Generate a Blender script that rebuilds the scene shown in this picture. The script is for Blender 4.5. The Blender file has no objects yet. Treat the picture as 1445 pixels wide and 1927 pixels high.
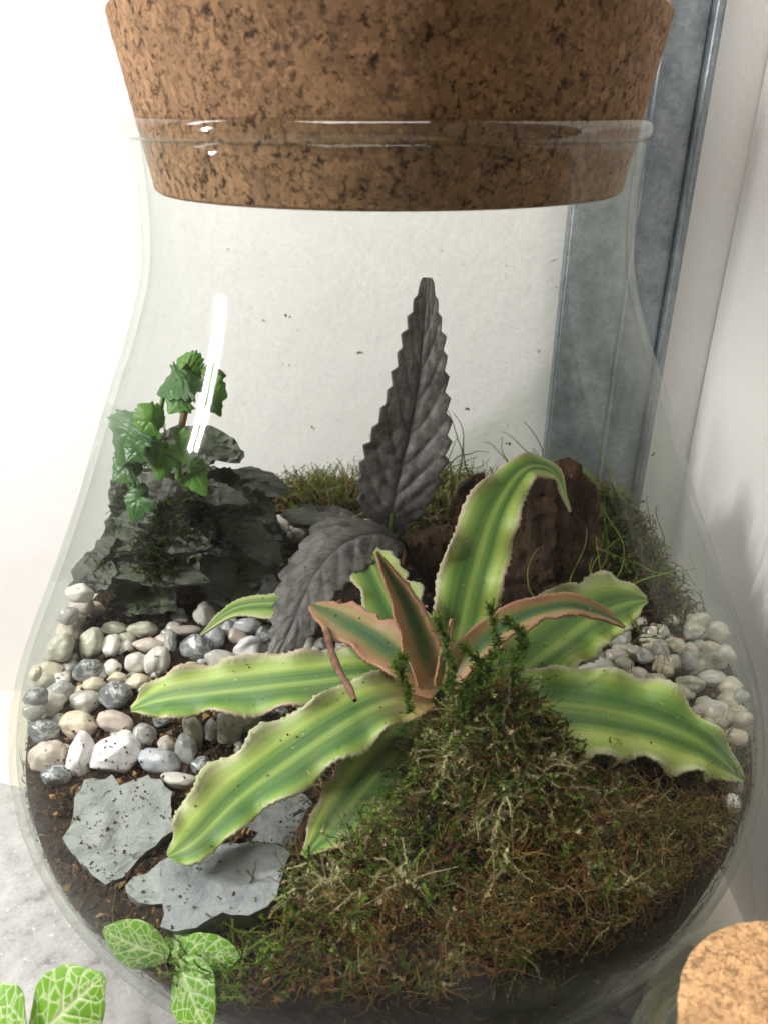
import bpy, bmesh, math, random
import numpy as np
from mathutils import Vector, Matrix, noise
from mathutils.geometry import delaunay_2d_cdt
from mathutils.bvhtree import BVHTree

random.seed(7)
rng = np.random.default_rng(7)
sc = bpy.context.scene
C = sc.collection

# ------------------------------------------------------------------ camera
PW, PH, FPX = 1445.0, 1927.0, 1447.0
PITCH, ROLL = math.radians(27.12), math.radians(0.147)
CAM = Vector((-0.0011, -0.2513, 0.335))
_r0 = Vector((1, 0, 0)); _u0 = Vector((0, math.sin(PITCH), math.cos(PITCH)))
FWD = Vector((0, math.cos(PITCH), -math.sin(PITCH)))
RIGHT = _r0 * math.cos(ROLL) + _u0 * math.sin(ROLL)
UP = -_r0 * math.sin(ROLL) + _u0 * math.cos(ROLL)
cd = bpy.data.cameras.new('camera')
cam = bpy.data.objects.new('camera', cd); C.objects.link(cam)
cam.matrix_world = Matrix(((RIGHT.x, UP.x, -FWD.x, CAM.x), (RIGHT.y, UP.y, -FWD.y, CAM.y),
                           (RIGHT.z, UP.z, -FWD.z, CAM.z), (0, 0, 0, 1)))
cd.sensor_fit = 'VERTICAL'; cd.sensor_height = 24.0; cd.lens = FPX / PH * 24.0
cd.clip_start = 0.005; cd.clip_end = 20
cd.dof.use_dof = True; cd.dof.focus_distance = 0.27; cd.dof.aperture_fstop = 15.0
sc.camera = cam

# ------------------------------------------------------------------ light
w = bpy.data.worlds.new('World'); sc.world = w; w.use_nodes = True
w.node_tree.nodes['Background'].inputs[0].default_value = (1.0, 0.88, 0.72, 1)
w.node_tree.nodes['Background'].inputs[1].default_value = 0.19
def area(name, loc, target, sx, sy, power, col):
    l = bpy.data.lights.new(name, 'AREA'); l.shape = 'RECTANGLE'; l.size = sx; l.size_y = sy
    l.energy = power; l.color = col
    o = bpy.data.objects.new(name, l); C.objects.link(o); o.location = loc
    d = Vector(target) - Vector(loc)
    o.rotation_euler = d.to_track_quat('-Z', 'Y').to_euler()
    return o
area('lamp_window', (-0.37, -0.125, 0.385), (-0.03, -0.04, 0.15), 0.012, 0.12, 2.15, (1.0, 0.97, 0.94))
area('lamp_strip', (-0.34, 0.04, 0.60), (-0.20, 0.158, 0.35), 0.05, 0.20, 0.42, (0.98, 0.97, 1.0))
area('lamp_fill', (-0.12, -0.04, 1.25), (0.02, 0, 0.15), 0.5, 0.5, 10.5, (1.0, 0.95, 0.88))  # soft overhead fill, added to brighten the side panel and surroundings
sc.view_settings.view_transform = 'Standard'; sc.view_settings.look = 'None'
sc.view_settings.exposure = 0.0; sc.view_settings.gamma = 1.0
sc.cycles.use_denoising = True
sc.cycles.transparent_max_bounces = 48
sc.cycles.max_bounces = 6; sc.cycles.transmission_bounces = 4; sc.cycles.diffuse_bounces = 3; sc.cycles.glossy_bounces = 3
sc.cycles.use_adaptive_sampling = True; sc.cycles.adaptive_threshold = 0.045; sc.cycles.adaptive_min_samples = 12
sc.cycles.caustics_refractive = False; sc.cycles.caustics_reflective = False
sc.cycles.sample_clamp_indirect = 6.0

# ------------------------------------------------------------------ helpers
def ray(px, py):
    return FWD + RIGHT * ((px - PW / 2) / FPX) - UP * ((py - PH / 2) / FPX)
def at(px, py, z=None, y=None, t=None):
    d = ray(px, py)
    if z is not None: t = (z - CAM.z) / d.z
    elif y is not None: t = (y - CAM.y) / d.y
    return CAM + d * t
def on_plane(px, py, p0, n):
    d = ray(px, py); t = (p0 - CAM).dot(n) / d.dot(n)
    return CAM + d * t
def tag(o, label=None, cat=None, group=None, kind=None):
    if label: o['label'] = label
    if cat: o['category'] = cat
    if group: o['group'] = group
    if kind: o['kind'] = kind
    return o
def empty(name, loc, label, cat, group=None):
    o = bpy.data.objects.new(name, None); C.objects.link(o); o.location = loc
    o.empty_display_size = 0.01
    return tag(o, label, cat, group)
def link(name, me, m, parent=None):
    o = bpy.data.objects.new(name, me); C.objects.link(o)
    if m: me.materials.append(m)
    if parent is not None:
        o.parent = parent; o.matrix_parent_inverse = Matrix.Translation(-Vector(parent.location))
    return o
def from_np(name, V, F, smooth=True, uv=None, col=None, crn=None):
    """V (n,3); F (m,k) all faces with k corners"""
    me = bpy.data.meshes.new(name)
    V = np.asarray(V, dtype=np.float32); F = np.asarray(F, dtype=np.int32)
    k = F.shape[1]
    me.vertices.add(len(V)); me.vertices.foreach_set('co', V.ravel())
    me.loops.add(F.size); me.loops.foreach_set('vertex_index', F.ravel())
    me.polygons.add(len(F)); me.polygons.foreach_set('loop_start', np.arange(0, F.size, k, dtype=np.int32))
    me.polygons.foreach_set('use_smooth', np.full(len(F), smooth))
    if uv is not None:
        l = me.uv_layers.new(name='UVMap'); l.data.foreach_set('uv', np.asarray(uv, np.float32)[F.ravel()].ravel())
    if col is not None:
        a = me.color_attributes.new('Col', 'FLOAT_COLOR', 'POINT')
        c = np.ones((len(V), 4), np.float32); c[:, :3] = col; a.data.foreach_set('color', c.ravel())
    me.update(calc_edges=True); me.validate()
    return me
def catmull(P, n):
    P = np.asarray(P, float); m = len(P)
    Q = np.vstack([2 * P[0] - P[1], P, 2 * P[-1] - P[-2]])
    s = np.linspace(0, m - 1, n); i = np.minimum(s.astype(int), m - 2); t = (s - i)[:, None]
    a, b, c, d = Q[i], Q[i + 1], Q[i + 2], Q[i + 3]
    return .5 * (2 * b + (c - a) * t + (2 * a - 5 * b + 4 * c - d) * t ** 2 + (3 * b - a - 3 * c + d) * t ** 3)
def tube_mesh(name, pts, rad, sides=8, n=24):
    c = catmull(pts, n); r = np.interp(np.linspace(0, 1, n), np.linspace(0, 1, len(rad)), rad)
    T = np.gradient(c, axis=0); T /= np.linalg.norm(T, axis=1)[:, None] + 1e-12
    ref = np.array([0.3, 0.2, 1.0]); ref /= np.linalg.norm(ref)
    A = np.cross(T, ref); A /= np.linalg.norm(A, axis=1)[:, None] + 1e-9; B = np.cross(T, A)
    th = np.linspace(0, 2 * np.pi, sides, endpoint=False)
    V = (c[:, None] + r[:, None, None] * (A[:, None] * np.cos(th)[None, :, None] + B[:, None] * np.sin(th)[None, :, None])).reshape(-1, 3)
    F = []
    for i in range(n - 1):
        for j in range(sides):
            k = (j + 1) % sides
            F.append((i * sides + j, i * sides + k, (i + 1) * sides + k, (i + 1) * sides + j))
    return from_np(name, V, F)
def lathe(name, prof, seg=128, m=None, parent=None, closed=False):
    prof = np.asarray(prof, float); n = len(prof)
    a = np.linspace(0, 2 * np.pi, seg, endpoint=False)
    V = np.stack([prof[:, 0][:, None] * np.cos(a), prof[:, 0][:, None] * np.sin(a), np.repeat(prof[:, 1][:, None], seg, 1)], -1).reshape(-1, 3)
    F = []
    for i in range(n if closed else n - 1):
        i2 = (i + 1) % n
        for j in range(seg):
            k = (j + 1) % seg
            F.append((i * seg + j, i * seg + k, i2 * seg + k, i2 * seg + j))
    return link(name, from_np(name, V, F), m, parent)
def smoothstep(a, b, x):
    t = np.clip((x - a) / (b - a), 0, 1); return t * t * (3 - 2 * t)

# ------------------------------------------------------------------ materials
class NT:
    def __init__(s, name):
        s.m = bpy.data.materials.new(name); s.m.use_nodes = True
        s.t = s.m.node_tree; s.t.nodes.clear()
        s.out = s.n('ShaderNodeOutputMaterial')
    def n(s, ty, **kw):
        o = s.t.nodes.new(ty)
        for k, v in kw.items(): setattr(o, k, v)
        return o
    def l(s, a, b): s.t.links.new(a, b)
    def sv(s, node, name, v):
        i = node.inputs[name]
        if hasattr(v, 'is_output'): s.l(v, i)
        else: i.default_value = v
    def coord(s, kind='Object', scale=None):
        c = s.n('ShaderNodeTexCoord').outputs[kind]
        if scale is None: return c
        mp = s.n('ShaderNodeMapping'); mp.inputs['Scale'].default_value = scale; s.l(c, mp.inputs[0]); return mp.outputs[0]
    def noise(s, vec, scale, detail=4, rough=.55, out='Fac', dist=0):
        o = s.n('ShaderNodeTexNoise'); s.sv(o, 'Scale', scale); s.sv(o, 'Detail', detail); s.sv(o, 'Roughness', rough); s.sv(o, 'Distortion', dist)
        if vec is not None: s.l(vec, o.inputs['Vector'])
        return o.outputs[out]
    def vor(s, vec, scale, feature='F1', out='Distance', rnd=1.0):
        o = s.n('ShaderNodeTexVoronoi', feature=feature); s.sv(o, 'Scale', scale); s.sv(o, 'Randomness', rnd)
        s.l(vec, o.inputs['Vector']); return o.outputs[out]
    def ramp(s, fac, stops, interp='LINEAR'):
        o = s.n('ShaderNodeValToRGB'); cr = o.color_ramp; cr.interpolation = interp
        while len(cr.elements) < len(stops): cr.elements.new(.5)
        for e, (p, c) in zip(cr.elements, stops):
            e.position = p; e.color = (c, c, c, 1) if isinstance(c, (int, float)) else (*c, 1)
        s.l(fac, o.inputs[0]); return o.outputs[0]
    def mix(s, fac, a, b, mode='MIX'):
        o = s.n('ShaderNodeMix', data_type='RGBA', blend_type=mode)
        for i, v in ((0, fac), (6, a), (7, b)):
            if hasattr(v, 'is_output'): s.l(v, o.inputs[i])
            elif isinstance(v, (int, float)): o.inputs[i].default_value = v
            else: o.inputs[i].default_value = (*v, 1)
        return o.outputs[2]
    def math(s, op, a, b=0.0, clamp=False):
        o = s.n('ShaderNodeMath', operation=op, use_clamp=clamp)
        for i, v in ((0, a), (1, b)):
            if hasattr(v, 'is_output'): s.l(v, o.inputs[i])
            else: o.inputs[i].default_value = v
        return o.outputs[0]
    def bump(s, h, strength=.3, dist=.001, normal=None):
        o = s.n('ShaderNodeBump'); s.l(h, o.inputs['Height']); o.inputs['Strength'].default_value = strength; o.inputs['Distance'].default_value = dist
        if normal is not None: s.l(normal, o.inputs['Normal'])
        return o.outputs[0]
    def attr(s, name='Col', out='Color'):
        o = s.n('ShaderNodeAttribute'); o.attribute_name = name; return o.outputs[out]
    def objrand(s): return s.n('ShaderNodeObjectInfo').outputs['Random']
    def pbsdf(s, col, rough=.5, normal=None, spec=.5, **kw):
        b = s.n('ShaderNodeBsdfPrincipled'); s.sv(b, 'Base Color', col if hasattr(col, 'is_output') else (*col, 1)); s.sv(b, 'Roughness', rough)
        s.sv(b, 'Specular IOR Level', spec)
        if normal is not None: s.l(normal, b.inputs['Normal'])
        for k, v in kw.items(): s.sv(b, k.replace('_', ' '), v)
        return b.outputs[0]
    def done(s, sh): s.l(sh, s.out.inputs[0]); return s.m
M = {}
def leafy(t, col, rough, normal, trans=.25, spec=.4):
    p = t.pbsdf(col, rough, normal, spec)
    tr = t.n('ShaderNodeBsdfTranslucent'); t.l(col, tr.inputs[0])
    mx = t.n('ShaderNodeMixShader'); mx.inputs[0].default_value = trans; t.l(p, mx.inputs[1]); t.l(tr.outputs[0], mx.inputs[2])
    return t.done(mx.outputs[0])

t = NT('plaster'); c = t.coord()
h = t.math('ADD', t.noise(c, 55, 5, .6), t.math('MULTIPLY', t.noise(c, 260, 3, .6), .35))
M['plaster'] = t.done(t.pbsdf(t.mix(t.noise(c, 9, 3), (.85, .85, .845), (.88, .88, .875)), .85, t.bump(h, .16, .004)))
t = NT('white_panel'); c = t.coord()
M['panel'] = t.done(t.pbsdf((.88, .87, .855), t.ramp(t.noise(c, 6, 3), [(0, .22), (1, .32)]), t.bump(t.noise(c, 40, 2), .05, .001), .5))
t = NT('shelf_laminate'); c = t.coord('Object', (30, 4, 30))
M['shelf'] = t.done(t.pbsdf(t.mix(t.noise(c, 4, 4), (.74, .68, .59), (.78, .73, .65)), .5))
t = NT('speckled_stone'); c = t.coord()
base = t.ramp(t.noise(c, 95, 6, .68), [(.32, (.22, .215, .205)), (.46, (.38, .38, .37)), (.68, (.52, .52, .51))])
sp = t.ramp(t.noise(c, 190, 4, .7), [(.56, 0.0), (.66, 1.0)])
base = t.mix(t.math('MULTIPLY', sp, .55), base, (.22, .205, .19))
sp2 = t.ramp(t.noise(c, 420, 2, .6), [(.62, 0.0), (.70, 1.0)])
base = t.mix(t.math('MULTIPLY', sp2, .6), base, (.68, .68, .67))
M['stone_top'] = t.done(t.pbsdf(base, .55, t.bump(t.noise(c, 200, 4), .12, .001)))
t = NT('galvanised_metal'); c = t.coord()
v = t.vor(t.mix(.25, c, t.noise(c, 60, 3, out='Color')), 60, out='Color')
g = t.ramp(t.noise(c, 85, 6, .7), [(.3, (.19, .225, .25)), (.7, (.35, .39, .42))])
vs_ = t.n('ShaderNodeSeparateColor'); t.l(v, vs_.inputs[0])
g = t.mix(.22, g, t.ramp(vs_.outputs[0], [(0, .25), (1, .75)]), 'OVERLAY')
M['galv'] = t.done(t.pbsdf(g, t.ramp(t.noise(c, 50, 4), [(.3, .38), (.7, .6)]), t.bump(t.noise(c, 150, 3), .08, .0006), .5, Metallic=.75))

def cork_mat(name, light, scale, dark_amt):
    t = NT(name); c = t.coord()
    cw = t.mix(.02, c, t.noise(c, 140 * scale, 3, out='Color'))
    vc = t.n('ShaderNodeSeparateColor'); t.l(t.vor(cw, 210 * scale, out='Color'), vc.inputs[0])
    col = t.ramp(vc.outputs[0], [(0, tuple(x * .62 for x in light)), (.35, tuple(x * .85 for x in light)), (.7, light), (1, tuple(min(1, x * 1.22) for x in light))])
    col = t.mix(t.ramp(t.noise(c, 500 * scale, 5, .7), [(.35, .0), (.7, .35)]), col, tuple(x * .55 for x in light))
    edge = t.vor(cw, 210 * scale, 'DISTANCE_TO_EDGE')
    holes = t.ramp(t.noise(c, 330 * scale, 6, .75, dist=.3), [(.535, 0.0), (.61, 1.0)])
    holes2 = t.math('MULTIPLY', holes, t.ramp(t.noise(c, 55 * scale, 2), [(.36, .35), (.58, 1.0)]))
    col = t.mix(t.math('MULTIPLY', holes2, dark_amt), col, (.030, .014, .008))
    ed = t.ramp(edge, [(0, 1.0), (.06, 0.0)])
    col = t.mix(t.math('MULTIPLY', ed, 0.10 * dark_amt), col, tuple(x * .35 for x in light))
    hh = t.math('SUBTRACT', t.math('MULTIPLY', t.noise(c, 420 * scale, 4), .4), t.math('ADD', holes2, t.math('MULTIPLY', ed, .15)))
    return t.done(t.pbsdf(col, .8, t.bump(hh, .7, .0008), .25))
M['cork'] = cork_mat('cork', (.345, .20, .105), 1.45, .97)
M['cork_pale'] = cork_mat('cork_pale', (.70, .42, .21), 1.7, .40)

def glass_mat(name, tint, film, streak=0.0, refl=.034, rough=.05, graz=.36):
    t = NT(name); c = t.coord()
    lw = t.n('ShaderNodeLayerWeight'); lw.inputs[0].default_value = .5
    f = lw.outputs['Facing']
    fr = t.math('ADD', t.math('MULTIPLY', t.math('POWER', f, 5.0), graz), refl, True)
    tr = t.n('ShaderNodeBsdfTransparent'); t.l(t.mix(t.math('POWER', f, 4.0), tint, tuple(x * k_ for x, k_ in zip(tint, (.80, .83, .80)))), tr.inputs[0])
    gl = t.n('ShaderNodeBsdfGlossy'); gl.inputs['Roughness'].default_value = rough
    gl.inputs['Color'].default_value = (.95, .97, .96, 1)
    m1 = t.n('ShaderNodeMixShader'); t.l(fr, m1.inputs[0]); t.l(tr.outputs[0], m1.inputs[1]); t.l(gl.outputs[0], m1.inputs[2])
    if not film: return t.done(m1.outputs[0])
    # thin film of dust and dried water, plus painted reflection haze
    d = t.n('ShaderNodeBsdfDiffuse'); d.inputs[0].default_value = (.8, .8, .78, 1)
    patch = t.ramp(t.noise(c, 16, 2, .6), [(.40, .12), (.70, 1.0)])
    if streak:
        st = t.ramp(t.noise(t.coord('Object', (130, 130, 5)), 1.0, 1, .7), [(.45, 0.0), (.75, 1.0)])
        patch = t.math('ADD', patch, t.math('MULTIPLY', st, streak))
    fac = t.math('MULTIPLY', patch, film, True)
    m2 = t.n('ShaderNodeMixShader'); t.l(fac, m2.inputs[0]); t.l(m1.outputs[0], m2.inputs[1]); t.l(d.outputs[0], m2.inputs[2])
    return t.done(m2.outputs[0])
M['glass'] = glass_mat('jar_glass', (.98, .99, .98), .009, .9, .019)
M['glass_inner'] = glass_mat('jar_glass_inner', (.985, .99, .985), 0, 0, .009, .05, .22)
M['glass_small'] = glass_mat('small_jar_glass', (.90, .94, .90), .05)
M['rim'] = glass_mat('rim_glass', (.95, .96, .94), 0, 0, .07, .06, .45)

t = NT('soil'); c = t.coord()
col = t.ramp(t.noise(c, 160, 8, .72), [(.30, (.012, .008, .006)), (.5, (.035, .021, .013)), (.68, (.085, .05, .028)), (.8, (.15, .095, .055))])
M['soil'] = t.done(t.pbsdf(col, .9, t.bump(t.noise(c, 330, 6, .75), 1.0, .003), .3))
def vcol_mat(name, rough, trans, spec=.3):
    t = NT(name)
    return leafy(t, t.attr(), rough, None, trans, spec)
M['moss'] = vcol_mat('moss', .6, .38)
t = NT('crumbs'); M['crumb'] = t.done(t.pbsdf(t.attr(), .85, None, .2))

def stone_mat(name, a, b, rough, vein=(.8, .8, .78), vs=.25):
    t = NT(name); c = t.coord()
    col = t.mix(t.ramp(t.noise(c, 90, 5, .6), [(.35, 0.0), (.65, 1.0)]), a, b)
    vn = t.ramp(t.noise(t.coord('Object', (1, 1, 3)), 60, 4, .6, dist=1.2), [(.47, 0.0), (.5, 1.0), (.53, 0.0)])
    col = t.mix(t.math('MULTIPLY', vn, vs), col, vein)
    fleck = t.ramp(t.noise(c, 700, 3, .6), [(.66, 0.0), (.74, .6)])
    col = t.mix(fleck, col, tuple(x * .45 for x in a))
    return t.done(t.pbsdf(col, rough, t.bump(t.noise(c, 260, 5, .6), .18, .0012), .5))
SM = dict(
    W=stone_mat('pebble_white', (.50, .48, .43), (.64, .62, .57), .2),
    C=stone_mat('pebble_cream', (.50, .43, .31), (.63, .56, .43), .22),
    P=stone_mat('pebble_rose', (.48, .40, .34), (.58, .51, .45), .22),
    G=stone_mat('pebble_grey', (.24, .25, .24), (.38, .38, .36), .22),
    D=stone_mat('pebble_dark', (.10, .115, .12), (.22, .24, .25), .26, vs=.5),
    B=stone_mat('pebble_blue', (.36, .38, .42), (.48, .50, .54), .26),
    O=stone_mat('pebble_olive_shaded', (.34, .34, .26), (.45, .44, .35), .30),  # olive tone of shaded stones, the shade is in the colour
    Q=stone_mat('quartz_chunk', (.70, .67, .70), (.82, .79, .80), .24))
def slate_mat(name, a, b, green=0.0, spec=.4):
    t = NT(name); c = t.coord()
    lay = t.noise(t.coord('Object', (1, 1, 9)), 70, 6, .65, dist=.5)
    col = t.mix(t.ramp(lay, [(.35, 0.0), (.65, 1.0)]), a, b)
    cr = t.ramp(t.noise(t.coord('Object', (1, 2.6, 1)), 34, 5, .6, dist=1.6), [(.488, 0.0), (.5, 1.0), (.512, 0.0)])
    col = t.mix(t.math('MULTIPLY', cr, .35), col, tuple(x * .35 for x in a))
    if green:
        col = t.mix(t.math('MULTIPLY', t.ramp(t.noise(c, 70, 6, .7), [(.46, 0.0), (.60, 1.0)]), green), col, (.045, .075, .02))
    hh = t.math('ADD', t.noise(c, 130, 7, .65), t.math('MULTIPLY', lay, .6))
    return t.done(t.pbsdf(col, .55, t.bump(hh, .6, .0022), spec))
M['slate'] = slate_mat('slate', (.22, .245, .237), (.315, .34, .328))
M['slate_blue'] = slate_mat('slate_blue', (.20, .22, .238), (.285, .305, .32))
M['slate_dark'] = slate_mat('slate_dark', (.10, .11, .11), (.18, .19, .19))
M['rock'] = slate_mat('mossy_rock', (.026, .029, .026), (.08, .085, .073), .8)
M['rock_pale'] = slate_mat('rock_pale', (.045, .049, .043), (.125, .13, .115), .55)
t = NT('bark'); c = t.coord('Object', (1, 1, .25))
col = t.ramp(t.noise(c, 190, 8, .7, dist=.4), [(.28, (.012, .007, .005)), (.48, (.050, .027, .016)), (.64, (.11, .060, .032)), (.8, (.22, .14, .08))])
M['bark'] = t.done(t.pbsdf(col, .85, t.bump(t.noise(c, 240, 7, .7), 1.0, .003), .2))
t = NT('twig'); c = t.coord('Object'); 
M['twig'] = t.done(t.pbsdf(t.ramp(t.noise(c, 300, 5), [(.3, (.10, .045, .03)), (.7, (.27, .14, .09))]), .7, t.bump(t.noise(c, 500, 4), .5, .0008)))

def crypt_mat(name, stops, edge, edge_w):
    t = NT(name); uv = t.coord('UV')
    s = t.n('ShaderNodeSeparateXYZ'); t.l(uv, s.inputs[0])
    mp = t.n('ShaderNodeMapping'); mp.inputs['Scale'].default_value = (7, .9, 1); t.l(uv, mp.inputs[0])
    mp2 = t.n('ShaderNodeMapping'); mp2.inputs['Scale'].default_value = (60, 1.6, 1); t.l(uv, mp2.inputs[0])
    rnd = t.math('MULTIPLY', t.math('SUBTRACT', t.objrand(), .5), .22)
    u = t.math('ADD', t.math('ADD', s.outputs[0], rnd), t.math('MULTIPLY', t.math('SUBTRACT', t.noise(mp.outputs[0], 1.0, 3), .5), .24))
    col = t.ramp(u, stops)
    fine = t.noise(mp2.outputs[0], 1.0, 4, .6)
    col = t.mix(.28, col, t.ramp(fine, [(.3, .2), (.7, .8)]), 'OVERLAY')
    col = t.mix(t.ramp(t.noise(t.coord(), 55, 3, .6), [(.5, 0.0), (.75, .35)]), col, (.30, .27, .10))
    e = t.math('MULTIPLY', t.math('ABSOLUTE', t.math('SUBTRACT', s.outputs[0], .5)), 2.0)
    e = t.math('ADD', e, t.math('MULTIPLY', t.math('SUBTRACT', t.noise(uv, 14, 3), .5), .10))
    er = t.ramp(e, [(1 - edge_w * 1.6, 0.0), (1 - edge_w * .6, 1.0)])
    col = t.mix(er, col, t.ramp(t.noise(uv, 5, 3), [(.4, edge[0]), (.62, edge[1])]))
    col = t.mix(t.ramp(t.math('ADD', s.outputs[1], t.math('MULTIPLY', t.math('SUBTRACT', t.noise(mp2.outputs[0], 1.0, 2), .5), .12)), [(.04, .75), (.22, 0.0)]), col, (.50, .27, .13))
    spot = t.ramp(t.noise(t.coord(), 800, 2, .5), [(.70, 0.0), (.76, .5)])
    col = t.mix(spot, col, (.75, .78, .6))
    return leafy(t, col, .40, t.bump(t.math('ADD', fine, t.math('MULTIPLY', t.noise(t.coord(), 900, 2), .3)), .22, .0008), .28, .45)
GS = [(0, (.54, .59, .30)), (.10, (.45, .58, .16)), (.20, (.25, .43, .085)), (.33, (.085, .215, .05)), (.43, (.14, .29, .06)), (.51, (.36, .52, .12)),
      (.58, (.17, .32, .065)), (.65, (.085, .22, .05)), (.74, (.29, .47, .085)), (.83, (.55, .67, .18)), (.91, (.41, .56, .14)), (1, (.55, .59, .32))]
M['crypt'] = crypt_mat('striped_leaf', GS, ((.56, .60, .32), (.66, .62, .46)), .065)
M['crypt_pink'] = crypt_mat('pink_edged_leaf',
    [(0, (.50, .30, .16)), (.2, (.44, .30, .13)), (.34, (.14, .22, .07)), (.5, (.06, .15, .06)), (.62, (.12, .2, .07)), (.78, (.46, .36, .16)), (1, (.52, .28, .17))],
    ((.52, .26, .17), (.60, .36, .22)), .18)
M['crypt_rose'] = crypt_mat('rose_margin_leaf', GS, ((.62, .44, .34), (.66, .60, .44)), .07)
def vein_mat(name, a, b, veinc, rough, trans, spec, sheen=0.0):
    t = NT(name); c = t.coord()
    base = t.mix(t.ramp(t.noise(c, 120, 6, .68), [(.36, 0.0), (.64, 1.0)]), a, b)
    s = t.n('ShaderNodeSeparateColor'); t.l(t.attr(), s.inputs[0])
    col = t.mix(s.outputs[0], base, veinc)
    nm = t.bump(t.noise(c, 1100, 3, .6), .35, .0006)
    return leafy(t, col, rough, nm, trans, spec)
M['dark_leaf'] = vein_mat('dark_serrated_leaf', (.075, .068, .070), (.195, .19, .178), (.022, .018, .018), .45, .08, .5)
M['pilea'] = vein_mat('crinkled_leaf', (.05, .14, .04), (.10, .23, .06), (.03, .09, .03), .3, .3, .5)
M['pilea_bright'] = vein_mat('young_leaf', (.11, .28, .045), (.18, .37, .06), (.07, .2, .03), .35, .35, .5)
t = NT('white_veined_leaf'); uv = t.coord('UV'); c = t.coord()
s = t.n('ShaderNodeSeparateColor'); t.l(t.attr(), s.inputs[0])
mp = t.n('ShaderNodeMapping'); mp.inputs['Scale'].default_value = (5.5, 8, 1); t.l(uv, mp.inputs[0])
net = t.ramp(t.vor(t.mix(.06, mp.outputs[0], t.noise(mp.outputs[0], 3, 2, out='Color')), 1.0, 'DISTANCE_TO_EDGE'), [(.03, 1.0), (.085, 0.0)])
vv = t.math('MAXIMUM', s.outputs[0], t.math('MULTIPLY', net, .6))
col = t.mix(vv, t.mix(t.noise(c, 120, 3), (.14, .36, .025), (.22, .46, .035)), (.72, .80, .50))
M['fittonia'] = leafy(t, col, .45, t.bump(vv, -.12, .0005), .3, .4)
t = NT('green_stem'); M['stem'] = t.done(t.pbsdf((.12, .22, .05), .5))
t = NT('red_stem'); M['stem_red'] = t.done(t.pbsdf((.22, .10, .06), .5))

# ------------------------------------------------------------------ setting
def box(name, lo, hi, m, kind='structure', parent=None, rot=0, bevel=0.0):
    bm = bmesh.new(); bmesh.ops.create_cube(bm, size=1)
    lo, hi = Vector(lo), Vector(hi); ce = (lo + hi) / 2; d = hi - lo
    for v in bm.verts: v.co = Vector((v.co.x * d.x, v.co.y * d.y, v.co.z * d.z))
    if bevel: bmesh.ops.bevel(bm, geom=bm.edges[:], offset=bevel, segments=3, affect='EDGES')
    for v in bm.verts: v.co = Matrix.Rotation(rot, 3, 'Z') @ v.co + ce
    me = bpy.data.meshes.new(name); bm.to_mesh(me); bm.free()
    o = link(name, me, m, parent)
    if kind: o['kind'] = kind
    return o
YB, XR = 0.158, 0.174
box('shelf', (-1.3, -0.9, -0.036), (XR + .001, YB + .001, -0.012), M['shelf'])
box('wall_back', (-1.3, YB, -0.036), (XR + .03, YB + .03, 1.3), M['plaster'])
box('wall_right', (XR, -0.075, -0.036), (XR + .02, YB - .0005, 1.3), M['panel'])
# speckled stone slab the jar stands on (turned a little against the wall)
a0 = Vector((-0.2177, 0.067, 0)); b0 = Vector((0.146, -0.030, 0))
ang = math.atan2(b0.y - a0.y, b0.x - a0.x)
dx = Vector((math.cos(ang), math.sin(ang), 0)); dy = Vector((-dx.y, dx.x, 0))
cen = b0 - dx * .40 - dy * .26
box('tabletop', cen - Vector((.40, .26, .0117)), cen + Vector((.40, .26, 0)), M['stone_top'], rot=ang, bevel=.0015)

# galvanised metal upright in the corner
up = empty('metal_upright', (0.118, YB, -0.012), 'grey galvanised metal upright standing against the white wall behind the jar', 'metal upright')
def strip(name, x0, x1, y0, y1, m=M['galv'], bev=.0012):
    return box(name, (x0, y0, -0.0118), (x1, y1, 1.0), m, None, up, 0, bev)
strip('face_plate', .089, .1205, YB - .012, YB - .002)
strip('folded_bead', .1195, .1235, YB - .0142, YB - .003, bev=.0018)
strip('face_plate', .1225, .1415, YB - .0115, YB - .0025)
strip('edge_lip', .1408, .1455, YB - .0165, YB - .003, bev=.0015)

# ------------------------------------------------------------------ jar
ZE = 0.335
zk = np.array([-.335, -.3335, -.3295, -.3176, -.3003, -.2829, -.2655, -.2482, -.2308, -.2134, -.1961, -.1787, -.1613, -.1439, -.1266, -.1092, -.0918, -.0745, -.0571, -.0397, -.0224, -.005]) + ZE
rk = np.array([.055, .0605, .0655, .0775, .0905, .1025, .1145, .1255, .1348, .1400, .1408, .1365, .1288, .1200, .1117, .1036, .0962, .0886, .0808, .0748, .0727, .0728])
prof = catmull(np.stack([rk, zk], 1), 140)
dp = np.gradient(prof, axis=0); nn = np.stack([dp[:, 1], -dp[:, 0]], 1); nn /= np.linalg.norm(nn, axis=1)[:, None]
TH = .0024
inner = prof - nn * TH
inner = inner[inner[:, 1] > .006]
inner = np.vstack([[0.0005, .0075], [.05, .007], inner])
def rin(z): return float(np.interp(z, inner[2:, 1], inner[2:, 0]))
jar = empty('terrarium_jar', (0, 0, 0), 'large clear glass terrarium jar with bulging body and narrow neck', 'jar')
full = np.vstack([[0.0005, .0022], [.048, .0022], prof, inner[::-1]])
gb = lathe('glass_body', full, 160, M['glass'], jar)
gb.data.materials.append(M['glass_inner'])
mi = np.zeros(len(gb.data.polygons), np.int32); mi[(2 + len(prof)) * 160:] = 1
gb.data.polygons.foreach_set('material_index', mi)
th = np.linspace(0, 2 * np.pi, 20, endpoint=False)
rimp = np.stack([.0717 + .0024 * np.cos(th), ZE - .0026 + .0027 * np.sin(th)], 1)
lathe('rim', rimp, 160, M['rim'], jar, True)

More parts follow.
